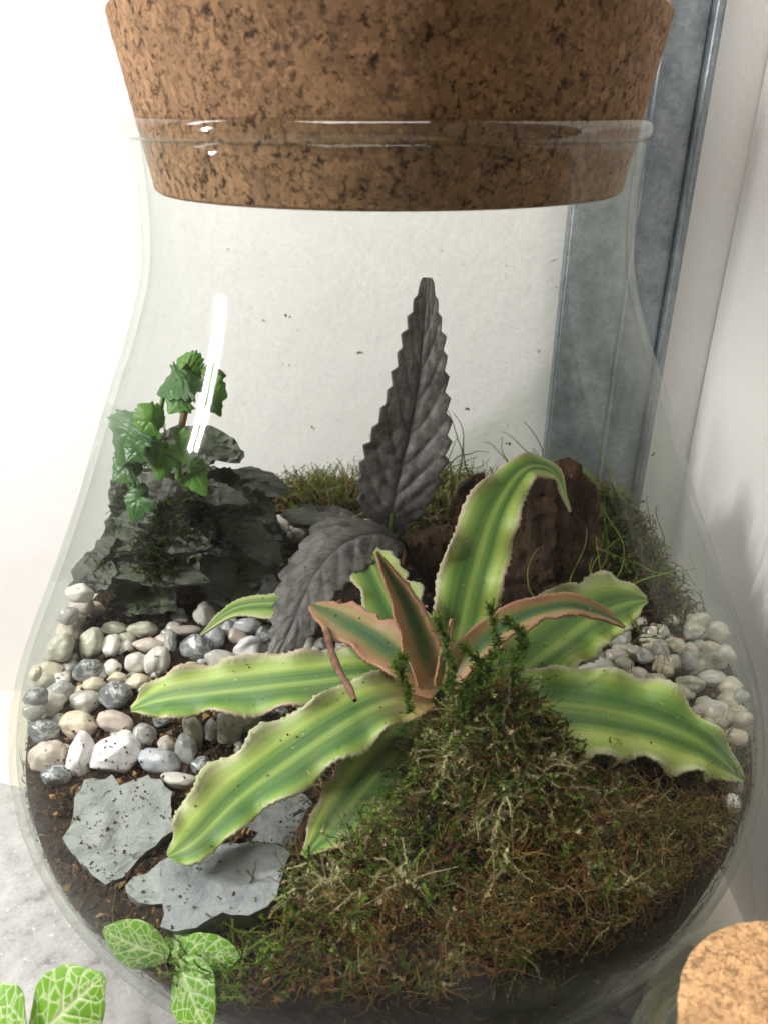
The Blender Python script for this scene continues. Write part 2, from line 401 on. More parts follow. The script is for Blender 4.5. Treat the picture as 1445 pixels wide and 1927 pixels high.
# cork stopper with slightly rough side
def cork(name, prof, seg, m, amp, label):
    prof = catmull(np.asarray(prof, float), 60) if len(prof) < 10 else np.asarray(prof)
    o = lathe(name, prof, seg, m)
    me = o.data
    for v in me.vertices:
        r = math.hypot(v.co.x, v.co.y)
        if r > .002:
            k = 1 + amp * noise.noise(v.co * 420) / r * .6 + amp * noise.noise(v.co * 1100) / r * .5
            v.co.x *= k; v.co.y *= k
    tag(o, label, 'cork stopper'); return o
cz0, cz1 = ZE - .0187, ZE + .0250
cp = [[.0003, cz0], [.03, cz0], [.0668, cz0], [.0680, cz0 + .0008]]
cp += [[.0680 + (.0748 - .0680) * k / 30, cz0 + .001 + (cz1 - cz0 - .002) * k / 30] for k in range(31)]
cp += [[.0742, cz1], [.03, cz1], [.0003, cz1]]
cork('cork_stopper', cp, 300, M['cork'], .00035, 'wide tapered brown cork stopper pressed into the mouth of the large jar')

# ------------------------------------------------------------------ soil
hp = np.array([(-.10, -.08, .121), (-.05, -.115, .124), (0, -.135, .142), (.08, -.115, .142), (.125, -.05, .137), (.13, .03, .142), (.05, .12, .163), (-.05, .12, .163),
               (-.10, .08, .155), (-.13, .02, .142), (-.125, -.04, .130), (-.05, .0, .134), (.0, -.03, .138), (.06, .03, .140), (.1, .09, .160), (-.02, .06, .148), (-.03, -.07, .128)])
def hs(x, y):
    x = np.asarray(x, float); y = np.asarray(y, float)
    d2 = (x[..., None] - hp[:, 0]) ** 2 + (y[..., None] - hp[:, 1]) ** 2
    ww = 1 / (d2 + .0006) ** 1.6
    h = (ww * hp[:, 2]).sum(-1) / ww.sum(-1)
    h = h + .034 * np.exp(-(((x - .033) / .020) ** 2 + ((y + .068) / .020) ** 2))
    fm = np.exp(-(((x - .04) / .08) ** 2 + ((y + .105) / .05) ** 2))
    h = h + fm * .0055 * (np.sin(x * 210 + 3 * np.sin(y * 130)) * np.sin(y * 190 + 2 * np.sin(x * 110)))
    h = h + .007 * np.exp(-(((x - .03) / .05) ** 2 + ((y + .095) / .03) ** 2))
    return h
NR, NA = 90, 220
V = []; F = []
for i in range(NR + 1):
    for j in range(NA):
        a = 2 * math.pi * j / NA; rr = i / NR
        x, y = .138 * rr * math.cos(a), .138 * rr * math.sin(a)
        z = float(hs(x, y)); k = (rin(z) - .0012) / .138
        x *= k; y *= k; z = float(hs(x, y))
        p = Vector((x, y, z))
        if rr < .97: z += .0022 * noise.noise(p * 90) + .0014 * noise.noise(p * 260)
        V.append((x, y, z))
for i in range(NR):
    for j in range(NA):
        k = (j + 1) % NA
        F.append((i * NA + j, (i + 1) * NA + j, (i + 1) * NA + k, i * NA + k))
# soil side against the glass down to the floor
last = NR * NA
NS = 40
for s_ in range(1, NS + 1):
    for j in range(NA):
        a = 2 * math.pi * j / NA
        z0 = V[last + j][2]; z = z0 + (.0085 - z0) * s_ / NS
        gap = .0012 + .0011 * (noise.noise(Vector((math.cos(a) * 5, math.sin(a) * 5, z * 60))) + .6)
        r = rin(z) - gap
        V.append((r * math.cos(a), r * math.sin(a), z))
for s_ in range(NS):
    for j in range(NA):
        k = (j + 1) % NA
        b = last + s_ * NA
        F.append((b + j, b + NA + j, b + NA + k, b + k))
soil = link('soil', from_np('soil', V, F), M['soil']); soil['kind'] = 'structure'
soil_bvh = BVHTree.FromPolygons([tuple(v) for v in V], [tuple(f) for f in F])

surf_polys = []      # (verts, faces) of stones, for crumbs lying on them
def keep(me):
    surf_polys.append(([v.co.copy() for v in me.vertices], [tuple(p.vertices) for p in me.polygons]))

# ------------------------------------------------------------------ slabs of slate, bark and rock
def slab(name, outline, p0, n, thick, m, label, cat, group=None, rough=.0013, taper=.95, step=.0024, jag=.0013, layers=3, curve=0.0):
    """outline in photo pixels laid on the real plane (p0, n): a solid, broken-edged piece of that thickness"""
    n = Vector(n).normalized(); p0 = Vector(p0)
    pts = [on_plane(x, y, p0, n) for x, y in outline]
    ce = sum(pts, Vector()) / len(pts)
    ax = (Vector((1, 0, 0)) - n * n.x).normalized(); ay = n.cross(ax)
    P2 = [Vector(((p - ce).dot(ax), (p - ce).dot(ay))) for p in pts]
    # subdivide and roughen the outline
    out = []
    for i, a in enumerate(P2):
        b = P2[(i + 1) % len(P2)]; k = max(1, int((b - a).length / step))
        for j in range(k):
            q = a.lerp(b, j / k)
            out.append(q + Vector((noise.noise(Vector((q.x * 300, q.y * 300, 1))), noise.noise(Vector((q.x * 300, q.y * 300, 7))))) * jag)
    lo = Vector((min(q.x for q in out), min(q.y for q in out))); hi = Vector((max(q.x for q in out), max(q.y for q in out)))
    nb = len(out); verts = list(out); edges = [(i, (i + 1) % nb) for i in range(nb)]
    x = lo.x
    while x < hi.x:
        y = lo.y
        while y < hi.y:
            verts.append(Vector((x + random.uniform(-.3, .3) * step, y + random.uniform(-.3, .3) * step))); y += step * .8
        x += step * .8
    vo, eo, fo, ov, oe, of = delaunay_2d_cdt(verts, edges, [list(range(nb))], 1, 1e-7)
    # boundary loop
    cnt = {}
    for f in fo:
        for i in range(len(f)):
            a, b = f[i], f[(i + 1) % len(f)]; cnt[(a, b)] = 1
    bnd = [(a, b) for (a, b) in cnt if (b, a) not in cnt]
    V = []; F = []
    sgn = 1
    def top(q):
        w3 = ce + ax * q.x + ay * q.y
        e = rough * (noise.fractal(w3 * 70, .9, 2.1, 6) + .35 * noise.noise(w3 * 400))
        st = .0009 * math.floor(1.5 * noise.noise(w3 * 45) + .5) + rough * .45 * math.floor(2.2 * noise.noise(Vector((w3.x * 30, w3.y * 30, w3.z * 160))) + .5)
        return w3 + n * (e + st - curve * (q.x * q.x + q.y * q.y))
    for q in vo: V.append(top(q))
    F += [tuple(f) for f in fo]
    N0 = len(V); idx = {}
    bset = sorted({a for a, b in bnd} | {b for a, b in bnd})
    prev = {i: i for i in bset}
    for l in range(1, layers + 1):
        cur = {}
        for i in bset:
            q = vo[i]; s = 1 - (1 - taper) * l / layers
            jit = 1 + .035 * noise.noise(Vector((q.x * 500, q.y * 500, l * 3.7)))
            cur[i] = len(V); V.append(ce + ax * q.x * s * jit + ay * q.y * s * jit - n * (thick * l / layers) + (V[i] - ce).dot(n) * n * (1 - .5 * l / layers))
        for a, b in bnd: F.append((a if l == 1 else prev[a], cur[a], cur[b], b if l == 1 else prev[b]))
        prev = cur
    cb = len(V); V.append(ce - n * thick)
    for a, b in bnd: F.append((prev[a], cb, prev[b]))
    me = bpy.data.meshes.new(name); me.from_pydata([v[:] for v in V], [], F)
    bm = bmesh.new(); bm.from_mesh(me); bmesh.ops.recalc_face_normals(bm, faces=bm.faces[:]); bm.to_mesh(me); bm.free()
    for p in me.polygons: p.use_smooth = len(p.vertices) == 3
    try: me.set_sharp_from_angle(angle=math.radians(38))
    except Exception: pass
    o = link(name, me, m); keep(me)
    if label: tag(o, label, cat, group)
    return o
slab('slate', [(160, 1471), (213, 1461), (223, 1476), (276, 1449), (322, 1486), (325, 1566), (310, 1580), (247, 1626), (230, 1648), (203, 1663), (160, 1633), (126, 1590), (119, 1575), (140, 1541), (145, 1503)],
     at(220, 1560, z=.131), (.08, -.28, 1), .007, M['slate'], 'flat pale grey slate sprinkled with soil crumbs below the white quartz chunk', 'slate', 'slates at the front of the jar')
slab('slate', [(299, 1624), (349, 1602), (436, 1590), (523, 1587), (547, 1609), (540, 1628), (518, 1687), (484, 1720), (417, 1720), (368, 1745), (334, 1752), (305, 1740), (308, 1680)],
     at(420, 1670, z=.137), (-.05, -.16, 1), .008, M['slate_blue'], 'smooth blue grey slate under the tip of the longest striped leaf', 'slate', 'slates at the front of the jar', rough=.0008)
slab('slate', [(234, 1662), (270, 1640), (305, 1622), (312, 1660), (308, 1700), (262, 1697), (238, 1682)],
     at(270, 1668, z=.130), (.1, -.2, 1), .006, M['slate'], 'small wedge of slate between the two large front slates', 'slate', 'slates at the front of the jar')
slab('slate', [(408, 1604), (440, 1565), (490, 1500), (560, 1478), (600, 1520), (590, 1590), (510, 1600)],
     at(500, 1550, z=.131), (-.2, -.1, 1), .006, M['slate_dark'], 'dark layered slate half hidden behind the longest striped leaf', 'slate', 'slates at the front of the jar', rough=.002)

bn = (0.05, -1, .35)
slab('bark_piece', [(1050, 867), (1068, 858), (1083, 865), (1099, 889), (1108, 903), (1124, 912), (1126, 957), (1140, 1060), (1140, 1230), (1030, 1230), (1035, 1000), (1043, 920)],
     at(1085, 1000, y=.036), bn, .010, M['bark'], 'tall dark brown bark plank standing at the back right of the plant', 'bark', 'bark pieces', rough=.0022, jag=.0016)
slab('bark_piece', [(969, 934), (982, 912), (1018, 898), (1045, 890), (1044, 1000), (1040, 1240), (950, 1240), (944, 1080), (955, 1010)],
     at(1000, 1050, y=.026), (-.15, -1, .3), .009, M['bark'], 'ragged brown bark plank directly behind the tall striped leaf', 'bark', 'bark pieces', rough=.0024, jag=.0018)
slab('bark_piece', [(868, 912), (892, 894), (912, 889), (917, 910), (890, 935), (880, 990), (855, 1000), (850, 955)],
     at(885, 940, y=.060), bn, .008, M['bark'], 'small reddish bark scrap left of the tall striped leaf', 'bark', 'bark pieces', rough=.002)
slab('bark_piece', [(800, 1000), (850, 985), (872, 1010), (868, 1090), (805, 1100), (770, 1060), (762, 1010)],
     at(815, 1045, y=.046), bn, .010, M['bark'], 'dark bark lump behind the drooping dark leaf', 'bark', 'bark pieces', rough=.003)
# mossy rock pile, layered stones
RG = 'stones of the dark rock pile'
rocks = [
    ([(205, 905), (255, 880), (330, 870), (420, 880), (500, 930), (528, 1010), (520, 1090), (470, 1150), (330, 1165), (220, 1140), (170, 1080), (190, 990)], (330, 1030), .050, (-.1, -1, .45), .030, 'rock', 'big dark mossy boulder forming the body of the rock pile', .0045),
    ([(300, 815), (330, 800), (390, 798), (440, 822), (462, 858), (450, 872), (400, 866), (380, 885), (320, 890), (292, 850)], (380, 840), .040, (.1, -1, .5), .020, 'rock_pale', 'grey layered cap stone on top of the rock pile', .003),
    ([(200, 930), (235, 890), (290, 885), (330, 905), (340, 960), (280, 1000), (215, 985)], (270, 940), .026, (-.3, -1, .5), .012, 'rock_pale', 'rounded grey green stone at the left of the rock pile', .003),
    ([(440, 885), (480, 878), (520, 892), (549, 920), (520, 934), (470, 930), (435, 912)], (490, 908), .066, (.1, -.9, .8), .008, 'rock_pale', 'thin grey flake jutting right from the rock pile', .0016),
    ([(412, 930), (440, 965), (490, 985), (525, 1020), (535, 1062), (500, 1066), (455, 1040), (420, 1000), (405, 960)], (470, 1005), .040, (.3, -1, .7), .008, 'rock_pale', 'long pale flake leaning on the rock pile above the gravel', .002),
    ([(380, 890), (430, 880), (475, 920), (500, 970), (460, 985), (420, 960), (390, 930)], (430, 930), .048, (.4, -1, .7), .012, 'rock', 'dark angular stone under the thin flake', .003),
    ([(525, 962), (570, 948), (630, 950), (675, 965), (672, 985), (600, 992), (545, 985)], (600, 970), .070, (0, -.8, 1), .007, 'rock_pale', 'flat dark flake lying between the rock pile and the upright dark leaf', .0016),
    ([(135, 1075), (165, 1040), (205, 1005), (222, 1012), (195, 1050), (160, 1095), (130, 1110)], (175, 1055), .022, (-.9, -1, .5), .005, 'rock_pale', 'thin grey shard leaning against the left glass', .0012),
    ([(225, 1090), (270, 1075), (330, 1100), (330, 1150), (250, 1160), (200, 1140)], (270, 1120), .024, (0, -1, .8), .010, 'rock', 'low dark stone at the foot of the rock pile', .003),
    ([(330, 905), (400, 898), (455, 925), (470, 950), (400, 948), (335, 935)], (400, 925), .032, (.2, -.8, .9), .007, 'rock_pale', 'flat layered slate across the upper front of the rock pile', .0016),
    ([(215, 1000), (300, 985), (380, 1000), (400, 1030), (320, 1040), (225, 1035)], (310, 1012), .020, (-.1, -.8, .9), .008, 'rock_pale', 'flat layered slate across the middle of the rock pile', .0018),
    ([(200, 1050), (270, 1040), (360, 1060), (395, 1095), (300, 1105), (205, 1085)], (300, 1072), .018, (0, -.8, .9), .008, 'rock', 'dark flat slate low on the front of the rock pile', .0018),
    ([(148, 1082), (175, 1060), (205, 1048), (222, 1075), (200, 1105), (165, 1118), (148, 1104)], (185, 1085), .018, (-.5, -1, .7), .008, 'rock_pale', 'small pale green stone between the leaning shard and the rock pile', .002),
    ([(380, 1040), (440, 1050), (510, 1070), (540, 1120), (500, 1150), (410, 1140), (370, 1100)], (450, 1095), .030, (.1, -1, .8), .012, 'rock', 'dark stone at the right foot of the rock pile', .003),
]
for ol, (px, py), y, n, th_, m, lab, rg in rocks:
    slab('rock', ol, at(px, py, y=y), n, th_, M[m], lab, 'rock', RG, rough=rg, taper=.8, jag=.0016, step=.0018, layers=6, curve=4.0 if th_ > .015 else 1.5)

# ------------------------------------------------------------------ pebbles
PEB = []
def zoomA(x, y): return x / 2.409, 1050 + y / 2.409
def zoomB(x, y): return 1000 + x / 2.753, 850 + y / 2.753
LA = '365 165 65 50 0 W|435 235 48 38 -15 P|340 265 50 35 0 W|510 400 48 55 0 W|520 320 60 35 0 O|650 325 70 40 0 O|680 395 75 35 0 P|935 255 55 55 30 W|775 395 30 70 0 G|840 330 70 25 0 P|890 410 75 65 0 D|980 370 50 60 0 B|1035 320 30 40 0 B|1125 310 65 38 0 B|1075 355 50 35 -20 P|1135 415 75 60 30 Q|1005 455 75 40 0 W|1195 350 40 50 0 D|715 470 60 70 0 W|625 480 60 55 0 W|510 495 42 42 0 W|405 515 70 55 0 D|535 545 45 30 0 C|630 565 55 40 0 C|430 575 50 35 0 C|165 525 30 38 0 C|235 515 60 45 0 C|285 560 45 45 0 W|280 605 65 50 0 G|140 600 50 40 0 P|225 660 80 65 20 W|360 605 28 30 0 C|390 655 72 58 0 W|530 625 75 70 20 D|105 680 40 45 0 W|205 785 72 60 0 D|360 760 85 65 -10 C|525 745 85 50 -15 P|655 815 60 65 0 G|565 820 45 40 0 W|220 905 85 75 0 P|365 910 70 120 10 Q|520 890 120 90 10 Q|735 930 105 60 -15 B|755 850 40 45 0 P|845 870 55 75 20 G|880 790 45 80 25 O|960 790 35 60 0 G|820 1010 90 40 -8 W|915 940 50 40 0 D|115 910 45 60 0 D|1050 760 60 90 0 O|1120 720 70 70 0 O|275 410 60 70 0 O|415 390 55 75 0 O|310 340 55 50 0 P|1380 395 45 45 0 W|1430 440 35 40 0 W|740 730 50 40 0 D|260 990 70 50 0 D|770 350 40 30 0 G|1265 455 40 30 0 P|1460 400 40 40 0 G'
LB = '840 900 45 60 0 O|670 940 45 45 0 C|755 1010 50 50 0 C|870 1010 40 35 0 O|960 930 60 50 0 O|1000 1050 60 50 0 C|820 1090 50 60 0 G|930 1080 75 60 0 C|920 1175 65 45 0 W|820 1205 75 45 0 C|690 1110 55 45 0 P|640 1200 70 55 0 C|540 1160 60 45 0 P|430 1060 65 45 0 W|350 1110 70 50 -20 W|450 970 70 55 0 G|580 1060 50 45 0 G|750 1240 50 35 0 C|940 1325 70 45 0 W|1085 1315 75 45 0 W|1075 1430 85 75 0 G|1160 1430 45 60 0 W|1160 1540 60 70 0 C|1150 1690 40 60 0 W|1040 1820 40 50 0 W|340 1780 80 55 0 W|1050 1730 50 40 0 C|1040 1380 50 40 0 W|350 970 25 50 0 W|590 980 45 40 0 O|720 880 45 40 0 O|520 1040 40 35 0 C'
SPECIAL = {0: 'round white pebble against the left glass below the leaning shard', 7: 'lone white oval pebble just under the foot of the rock pile', 10: 'large dark grey pebble below the pale narrow leaf',
    15: 'bright white faceted stone left of the drooping leaf tip', 16: 'white oval stone under the pale narrow leaf', 18: 'milky white egg shaped pebble above the left striped leaf',
    21: 'dark blue grey rounded stone in the middle of the left gravel', 23: 'yellowish cream pebble beside the tip of the left striped leaf', 26: 'cream pebble speckled with soil by the left glass',
    30: 'large greenish white pebble near the left glass', 32: 'white triangular pebble beside the rough dark stone', 33: 'rough dark grey stone touching the tip of the left striped leaf',
    35: 'shiny dark blue pebble near the left glass', 36: 'large cream pebble above the lilac quartz', 37: 'long beige pebble under the left striped leaf', 38: 'grey beige pebble right of the long beige pebble',
    40: 'soil speckled rosy white pebble left of the lilac quartz', 41: 'soil speckled lilac white quartz piece', 42: 'big shiny white quartz chunk above the pale grey slate', 43: 'smooth blue grey pebble right of the quartz chunk',
    45: 'upright grey white pebble right of the blue grey pebble', 48: 'flat greenish white pebble beside the longest striped leaf', 50: 'dark pebble pressed to the lower left glass'}
COLW = dict(W='white', C='cream', P='rosy beige', G='grey', D='dark grey', B='blue grey', O='olive grey', Q='milky quartz')
def parse(s, zf, sc_): 
    for e in s.split('|'):
        x, y, a, b, r, k = e.split(); px, py = zf(float(x), float(y))
        PEB.append([px, py, float(a) / sc_ * 1.03, float(b) / sc_ * 1.03, float(r), k])
parse(LA, zoomA, 2.409); nA = len(PEB); LB = '|'.join((e[:-1] + {'W': 'P', 'C': 'O'}.get(e[-1], e[-1])) if q % 2 else e for q, e in enumerate(LB.split('|')))  # right bed: every second pebble browned, shade put into its colour
parse(LB, zoomB, 2.753); nB = len(PEB)
PEB += [[521, 988, 26, 20, 0, 'W'], [573, 996, 28, 15, 0, 'P'], [690, 985, 14, 9, 0, 'C'], [620, 1240, 22, 22, 0, 'W'], [650, 1215, 20, 20, 0, 'G'], [590, 1290, 30, 26, 0, 'O'], [560, 1010, 20, 16, 0, 'W']]
def ico(sub):
    bm = bmesh.new(); bmesh.ops.create_icosphere(bm, subdivisions=sub, radius=1)
    v = np.array([x.co[:] for x in bm.verts]); f = np.array([[q.index for q in p.verts] for p in bm.faces]); bm.free(); return v, f
IV, IF = ico(4); IV3, IF3 = ico(3)
placed = []
def pebble(px, py, ra, rb, rot, k, label, group, lift=.42, small=False):
    t_ = None; d = ray(px, py)
    # meet the gravel surface along the line of sight, keep it inside the jar
    t_ = .20
    rad = (ra + rb) / 2
    while t_ < .45:
        p = CAM + d * t_
        R = rad * t_ / FPX
        if p.z < float(hs(p.x, p.y)) + R * lift: break
        t_ += .001
    for _ in range(120):
        p = CAM + d * t_; R = rad * t_ / FPX
        if math.hypot(p.x, p.y) + R * .85 < rin(p.z) - .001: break
        t_ -= .001
    p = CAM + d * t_
    a, b = ra * t_ / FPX, rb * t_ / FPX
    if math.hypot(p.x, p.y) + min(a, b) * .6 > rin(p.z): return
    v, f = (IV3, IF3) if small else (IV, IF)
    seed = Vector((random.uniform(0, 50), random.uniform(0, 50), random.uniform(0, 50)))
    out = np.empty_like(v)
    ang_ = k == 'Q'
    planes = []
    for _ in range(9 if ang_ else 4):
        q = Vector((random.gauss(0, 1), random.gauss(0, 1), random.gauss(0, 1))).normalized()
        planes.append((q, random.uniform(.62, .8) if ang_ else random.uniform(.74, .92)))
    for i, co in enumerate(v):
        c0 = Vector(co)
        e = 1 + .24 * noise.noise(c0 * .9 + seed) + .10 * noise.noise(c0 * 2.1 + seed)
        q = c0 * e
        for pn, pd in planes:
            ov = q.dot(pn) - pd
            if ov > 0: q = q - pn * ov * (.93 if ang_ else .75)
        if ang_ or k == 'D': q += c0 * (.025 * noise.noise(c0 * 7 + seed))
        out[i] = q
    out /= np.abs(out).max(0)
    R2 = Matrix.Rotation(math.radians(rot), 3, 'Z')
    dn = d.normalized(); rx = (RIGHT - dn * RIGHT.dot(dn)).normalized(); ux = rx.cross(dn)
    cr, sr = math.cos(math.radians(rot)), math.sin(math.radians(rot))
    e1 = rx * cr + ux * sr; e2 = -rx * sr + ux * cr
    B = np.array([e1[:], e2[:], dn[:]])
    W_ = (out * np.array([a, b, min(a, b) * .92 + .08 * max(a, b)])) @ B
    me = from_np('pebble', W_, f)
    o = link('pebble', me, SM[k]); o.location = p
    tag(o, label, 'pebble', group)
    placed.append((p, (a + b) / 2))
    surf_polys.append(([Vector(q) + p for q in W_.tolist()], [tuple(q) for q in f.tolist()]) if not small else ([], []))
ANCH = [(152, 1118, 'the round white pebble'), (388, 1156, 'the lone oval pebble'), (369, 1220, 'the large dark pebble'), (471, 1222, 'the bright faceted stone'), (417, 1239, 'the white oval stone'),
        (297, 1245, 'the milky egg pebble'), (168, 1264, 'the blue grey rounded stone'), (97, 1264, 'the speckled cream pebble'), (93, 1324, 'the large greenish white pebble'), (162, 1322, 'the white triangular pebble'),
        (220, 1309, 'the rough dark stone'), (85, 1376, 'the shiny dark blue pebble'), (149, 1365, 'the large cream pebble'), (218, 1359, 'the long beige pebble'), (272, 1388, 'the grey beige pebble'), (91, 1426, 'the speckled rosy pebble'),
        (216, 1419, 'the big quartz chunk'), (305, 1436, 'the smooth blue grey pebble'), (351, 1411, 'the upright grey white pebble'), (340, 1469, 'the flat greenish white pebble'), (360, 1330, 'the left striped leaf'),
        (1341, 1331, 'the tip of the right striped leaf'), (1394, 1328, 'the white pebble by the right glass'), (1390, 1369, 'the big grey right pebble'), (1338, 1242, 'the large right cream pebble'), (1232, 1286, 'the beige pebble over the right leaf'),
        (1127, 1253, 'the white oval by the right leaf'), (1156, 1235, 'the white pebble under the leaf tip'), (1305, 1177, 'the tall olive pebble on the right'), (1421, 1464, 'the lowest right white pebble'), (1274, 1217, 'the round cream pebble on the right'),
        (510, 990, 'the rock pile flakes'), (640, 1230, 'the brown twig')]
USED = {}
def peb_label(px, py, a, b, k, covered=False):
    size = 'tiny' if a + b < 32 else 'small' if a + b < 42 else 'medium' if a + b < 54 else 'large'
    if covered: size += ' half buried'
    shape = 'long ' if max(a, b) > 1.5 * min(a, b) else ''
    for ax, ay, ph in sorted(ANCH, key=lambda q: (q[0] - px) ** 2 + (q[1] - py) ** 2):
        ddx, ddy = px - ax, py - ay
        if abs(ddx) + abs(ddy) < 9: continue
        dr_ = ('right of' if ddx > 0 else 'left of') if abs(ddx) > abs(ddy) else ('in front of' if ddy > 0 else 'behind')
        lab = '%s %s%s pebble %s %s' % (size, shape, COLW[k], dr_, ph)
        if lab not in USED: USED[lab] = 1; return lab
    return lab
for i, (px, py, a, b, r, k) in enumerate(PEB):
    if i < nA: g = 'pebbles of the left gravel bed'
    elif i < nB: g = 'pebbles of the right gravel bed'
    else: g = 'pebbles around the dark leaves'
    pebble(px, py, a, b, r, k, (SPECIAL.get(i) if i < nA else None) or peb_label(px, py, a, b, k), g, lift=.42 if i < nA else .8)
# pebbles showing in the gaps underneath
n_fill = 0
ZL = [(60, 1200, 620, 1480), (110, 1140, 520, 1260), (1100, 1160, 1440, 1420), (1330, 1300, 1445, 1560)]
tries = 0
while n_fill < 185 and tries < 3000:
    tries += 1
    zz = random.choice([ZL[0], ZL[0], ZL[1], ZL[2], ZL[2], ZL[3]])
    px, py = random.uniform(zz[0], zz[2]), random.uniform(zz[1], zz[3])
    if px < 400 and py > 1440: continue
    left = px < 800
    k = random.choice('WCPGGGDDBOO' if left else 'CCPPOOOGW'); a = random.uniform(15, 25)  # right-hand picks lean brown, shade carried by the stone colours
    pebble(px, py, a, a * random.uniform(.7, 1), random.uniform(-40, 40), k,
           peb_label(px, py, a, a, k, True), 'pebbles of the %s gravel bed' % ('left' if left else 'right'), lift=-.25 if left else .35, small=True)
    n_fill += 1

# ------------------------------------------------------------------ leaves
def leaf(name, pts, wid, hint, m, parent=None, nu=14, nv=120, fold=.25, wave=(0, 6), teeth=(0, 40), hfun=None, cfun=None, thick=.0009, asym=0.0, rag=0.0):
    c = catmull([p[:] for p in pts], nv + 1)
    T = np.gradient(c, axis=0); T /= np.linalg.norm(T, axis=1)[:, None]
    H = catmull(hint, nv + 1) if np.ndim(hint) == 2 else np.tile(np.asarray(hint, float), (nv + 1, 1))
    N = H - (H * T).sum(1)[:, None] * T; N /= np.linalg.norm(N, axis=1)[:, None]
    S = np.cross(T, N)
    v = np.linspace(0, 1, nv + 1)
    wv = np.maximum(catmull(np.array(wid, float)[:, None], nv + 1)[:, 0], .00012)
    u = np.linspace(-1, 1, nu + 1)
    ph = random.uniform(0, 6)
    tn = teeth[1]
    vt = np.clip(v + (np.array([noise.noise(Vector((x * tn * .35, ph, 8))) for x in v]) * 1.1 / tn if rag else 0), 0, 1)
    saw = (vt * tn) % 1.0
    tk = np.where(saw < .75, saw / .75, (1 - saw) / .25)
    if rag: tk = np.clip(tk * 1.9 - .9, 0, 1)
    amp_t = rng.uniform(.15 if rag else .7, 1.15, (2, int(tn) + 2))
    tooth2 = [teeth[0] * tk * amp_t[i_][(vt * tn).astype(int)] * np.minimum(1, wv / wv.max() * 2) for i_ in (0, 1)]
    jit = np.array([noise.noise(Vector((x * 9, ph, 0))) for x in v]) * .04
    V = np.zeros((nv + 1, nu + 1, 3)); col = np.zeros((nv + 1, nu + 1, 3)); UV = np.zeros((nv + 1, nu + 1, 2))
    for j, uu in enumerate(u):
        s = np.sign(uu)
        edge = abs(uu) ** 3
        off = uu * wv * (1 + jit * s) + s * abs(uu) ** 6 * tooth2[0 if s < 0 else 1]
        wav = wave[0] * wv * edge * np.sin(2 * np.pi * (v * wave[1]) + ph + (1.3 if s > 0 else 0)) 
        hgt = fold * wv * uu * uu + wav
        if hfun is not None: hgt = hgt + hfun(uu, v, wv)
        off = off + s * edge * wv * rag * np.array([noise.noise(Vector((x * 10 * (1 + .3 * s), ph + 9 * s, 2))) for x in v]) if rag else off
        V[:, j] = c + S * off[:, None] + N * hgt[:, None]
        if cfun is not None: col[:, j] = cfun(uu, v)[:, None]
        UV[:, j, 0] = .5 + .5 * uu; UV[:, j, 1] = v
    F = []
    q = nu + 1
    for i in range(nv):
        for j in range(nu):
            F.append((i * q + j, i * q + j + 1, (i + 1) * q + j + 1, (i + 1) * q + j))
    me = from_np(name, V.reshape(-1, 3), F, True, UV.reshape(-1, 2), col.reshape(-1, 3))
    o = link(name, me, m, parent)
    md = o.modifiers.new('thickness', 'SOLIDIFY'); md.thickness = thick; md.offset = 0
    return o

UPN = np.array([0, -.35, 1.0]); CAMN = np.array([0, -.75, .65])
ctr = at(815, 1298, z=.166)
crypt = empty('earth_star_plant', tuple(ctr), 'green and cream striped rosette plant with wavy toothed leaves in the middle of the jar', 'plant')
def PX(*l): return [at(px, py, z=z) if z is not None else at(px, py, y=y) for px, py, z, y in l]
cl = lambda name, pts, wid, hint, m, **k: leaf(name, pts, [q_ * .94 for q_ in wid], hint, m, crypt, 16, 420, rag=.32, **k)
W1 = .0009
# longest leaf, to the front left
cl('leaf', PX((806, 1300, .170, None), (700, 1325, .170, None), (580, 1395, .165, None), (450, 1490, .157, None), (365, 1575, .150, None), (318, 1612, .145, None)),
   [.006, .0115, .0125, .0115, .0085, .001], (.15, -.45, 1), M['crypt'], fold=.12, wave=(.22, 6), teeth=(.0007, 50))
# left leaf
cl('leaf', PX((790, 1290, .166, None), (700, 1268, .168, None), (570, 1278, .165, None), (420, 1295, .159, None), (310, 1310, .154, None), (248, 1335, .149, None)),
   [.006, .0095, .0102, .0105, .0085, .001], (.0, -.6, 1), M['crypt_rose'], fold=.15, wave=(.28, 6), teeth=(.0007, 50))
# tall leaf, up and over to the right
cl('leaf', PX((835, 1290, .166, None), (862, 1200, None, -.035), (890, 1080, None, -.022), (930, 960, None, -.008), (985, 884, None, .004), (1040, 890, None, .010), (1072, 962, None, .012)),
   [.006, .0112, .0120, .0098, .0058, .0040, .0005], [(0, -1, .35), (-.1, -1, .5), (-.15, -1, .6), (-.1, -.9, .9), (.3, -.5, 1), (.8, -.5, .6), (.9, -.5, .2)], M['crypt_rose'], fold=.18, wave=(.28, 6), teeth=(.0007, 50))
# right upper leaf
cl('leaf', PX((840, 1296, .166, None), (930, 1275, .168, None), (1030, 1205, .172, None), (1100, 1155, .176, None), (1165, 1130, .176, None), (1216, 1128, .174, None)),
   [.006, .0115, .0140, .0140, .0105, .0012], (.1, -.7, .9), M['crypt'], fold=.10, wave=(.22, 6), teeth=(.0007, 50))
# right lower leaf to the glass
cl('leaf', PX((845, 1305, .166, None), (960, 1325, .164, None), (1080, 1335, .163, None), (1210, 1360, .160, None), (1320, 1405, .154, None), (1398, 1468, .143, None)),
   [.006, .0130, .0150, .0145, .0110, .001], (.0, -.55, 1), M['crypt'], fold=.10, wave=(.24, 6), teeth=(.0007, 50))
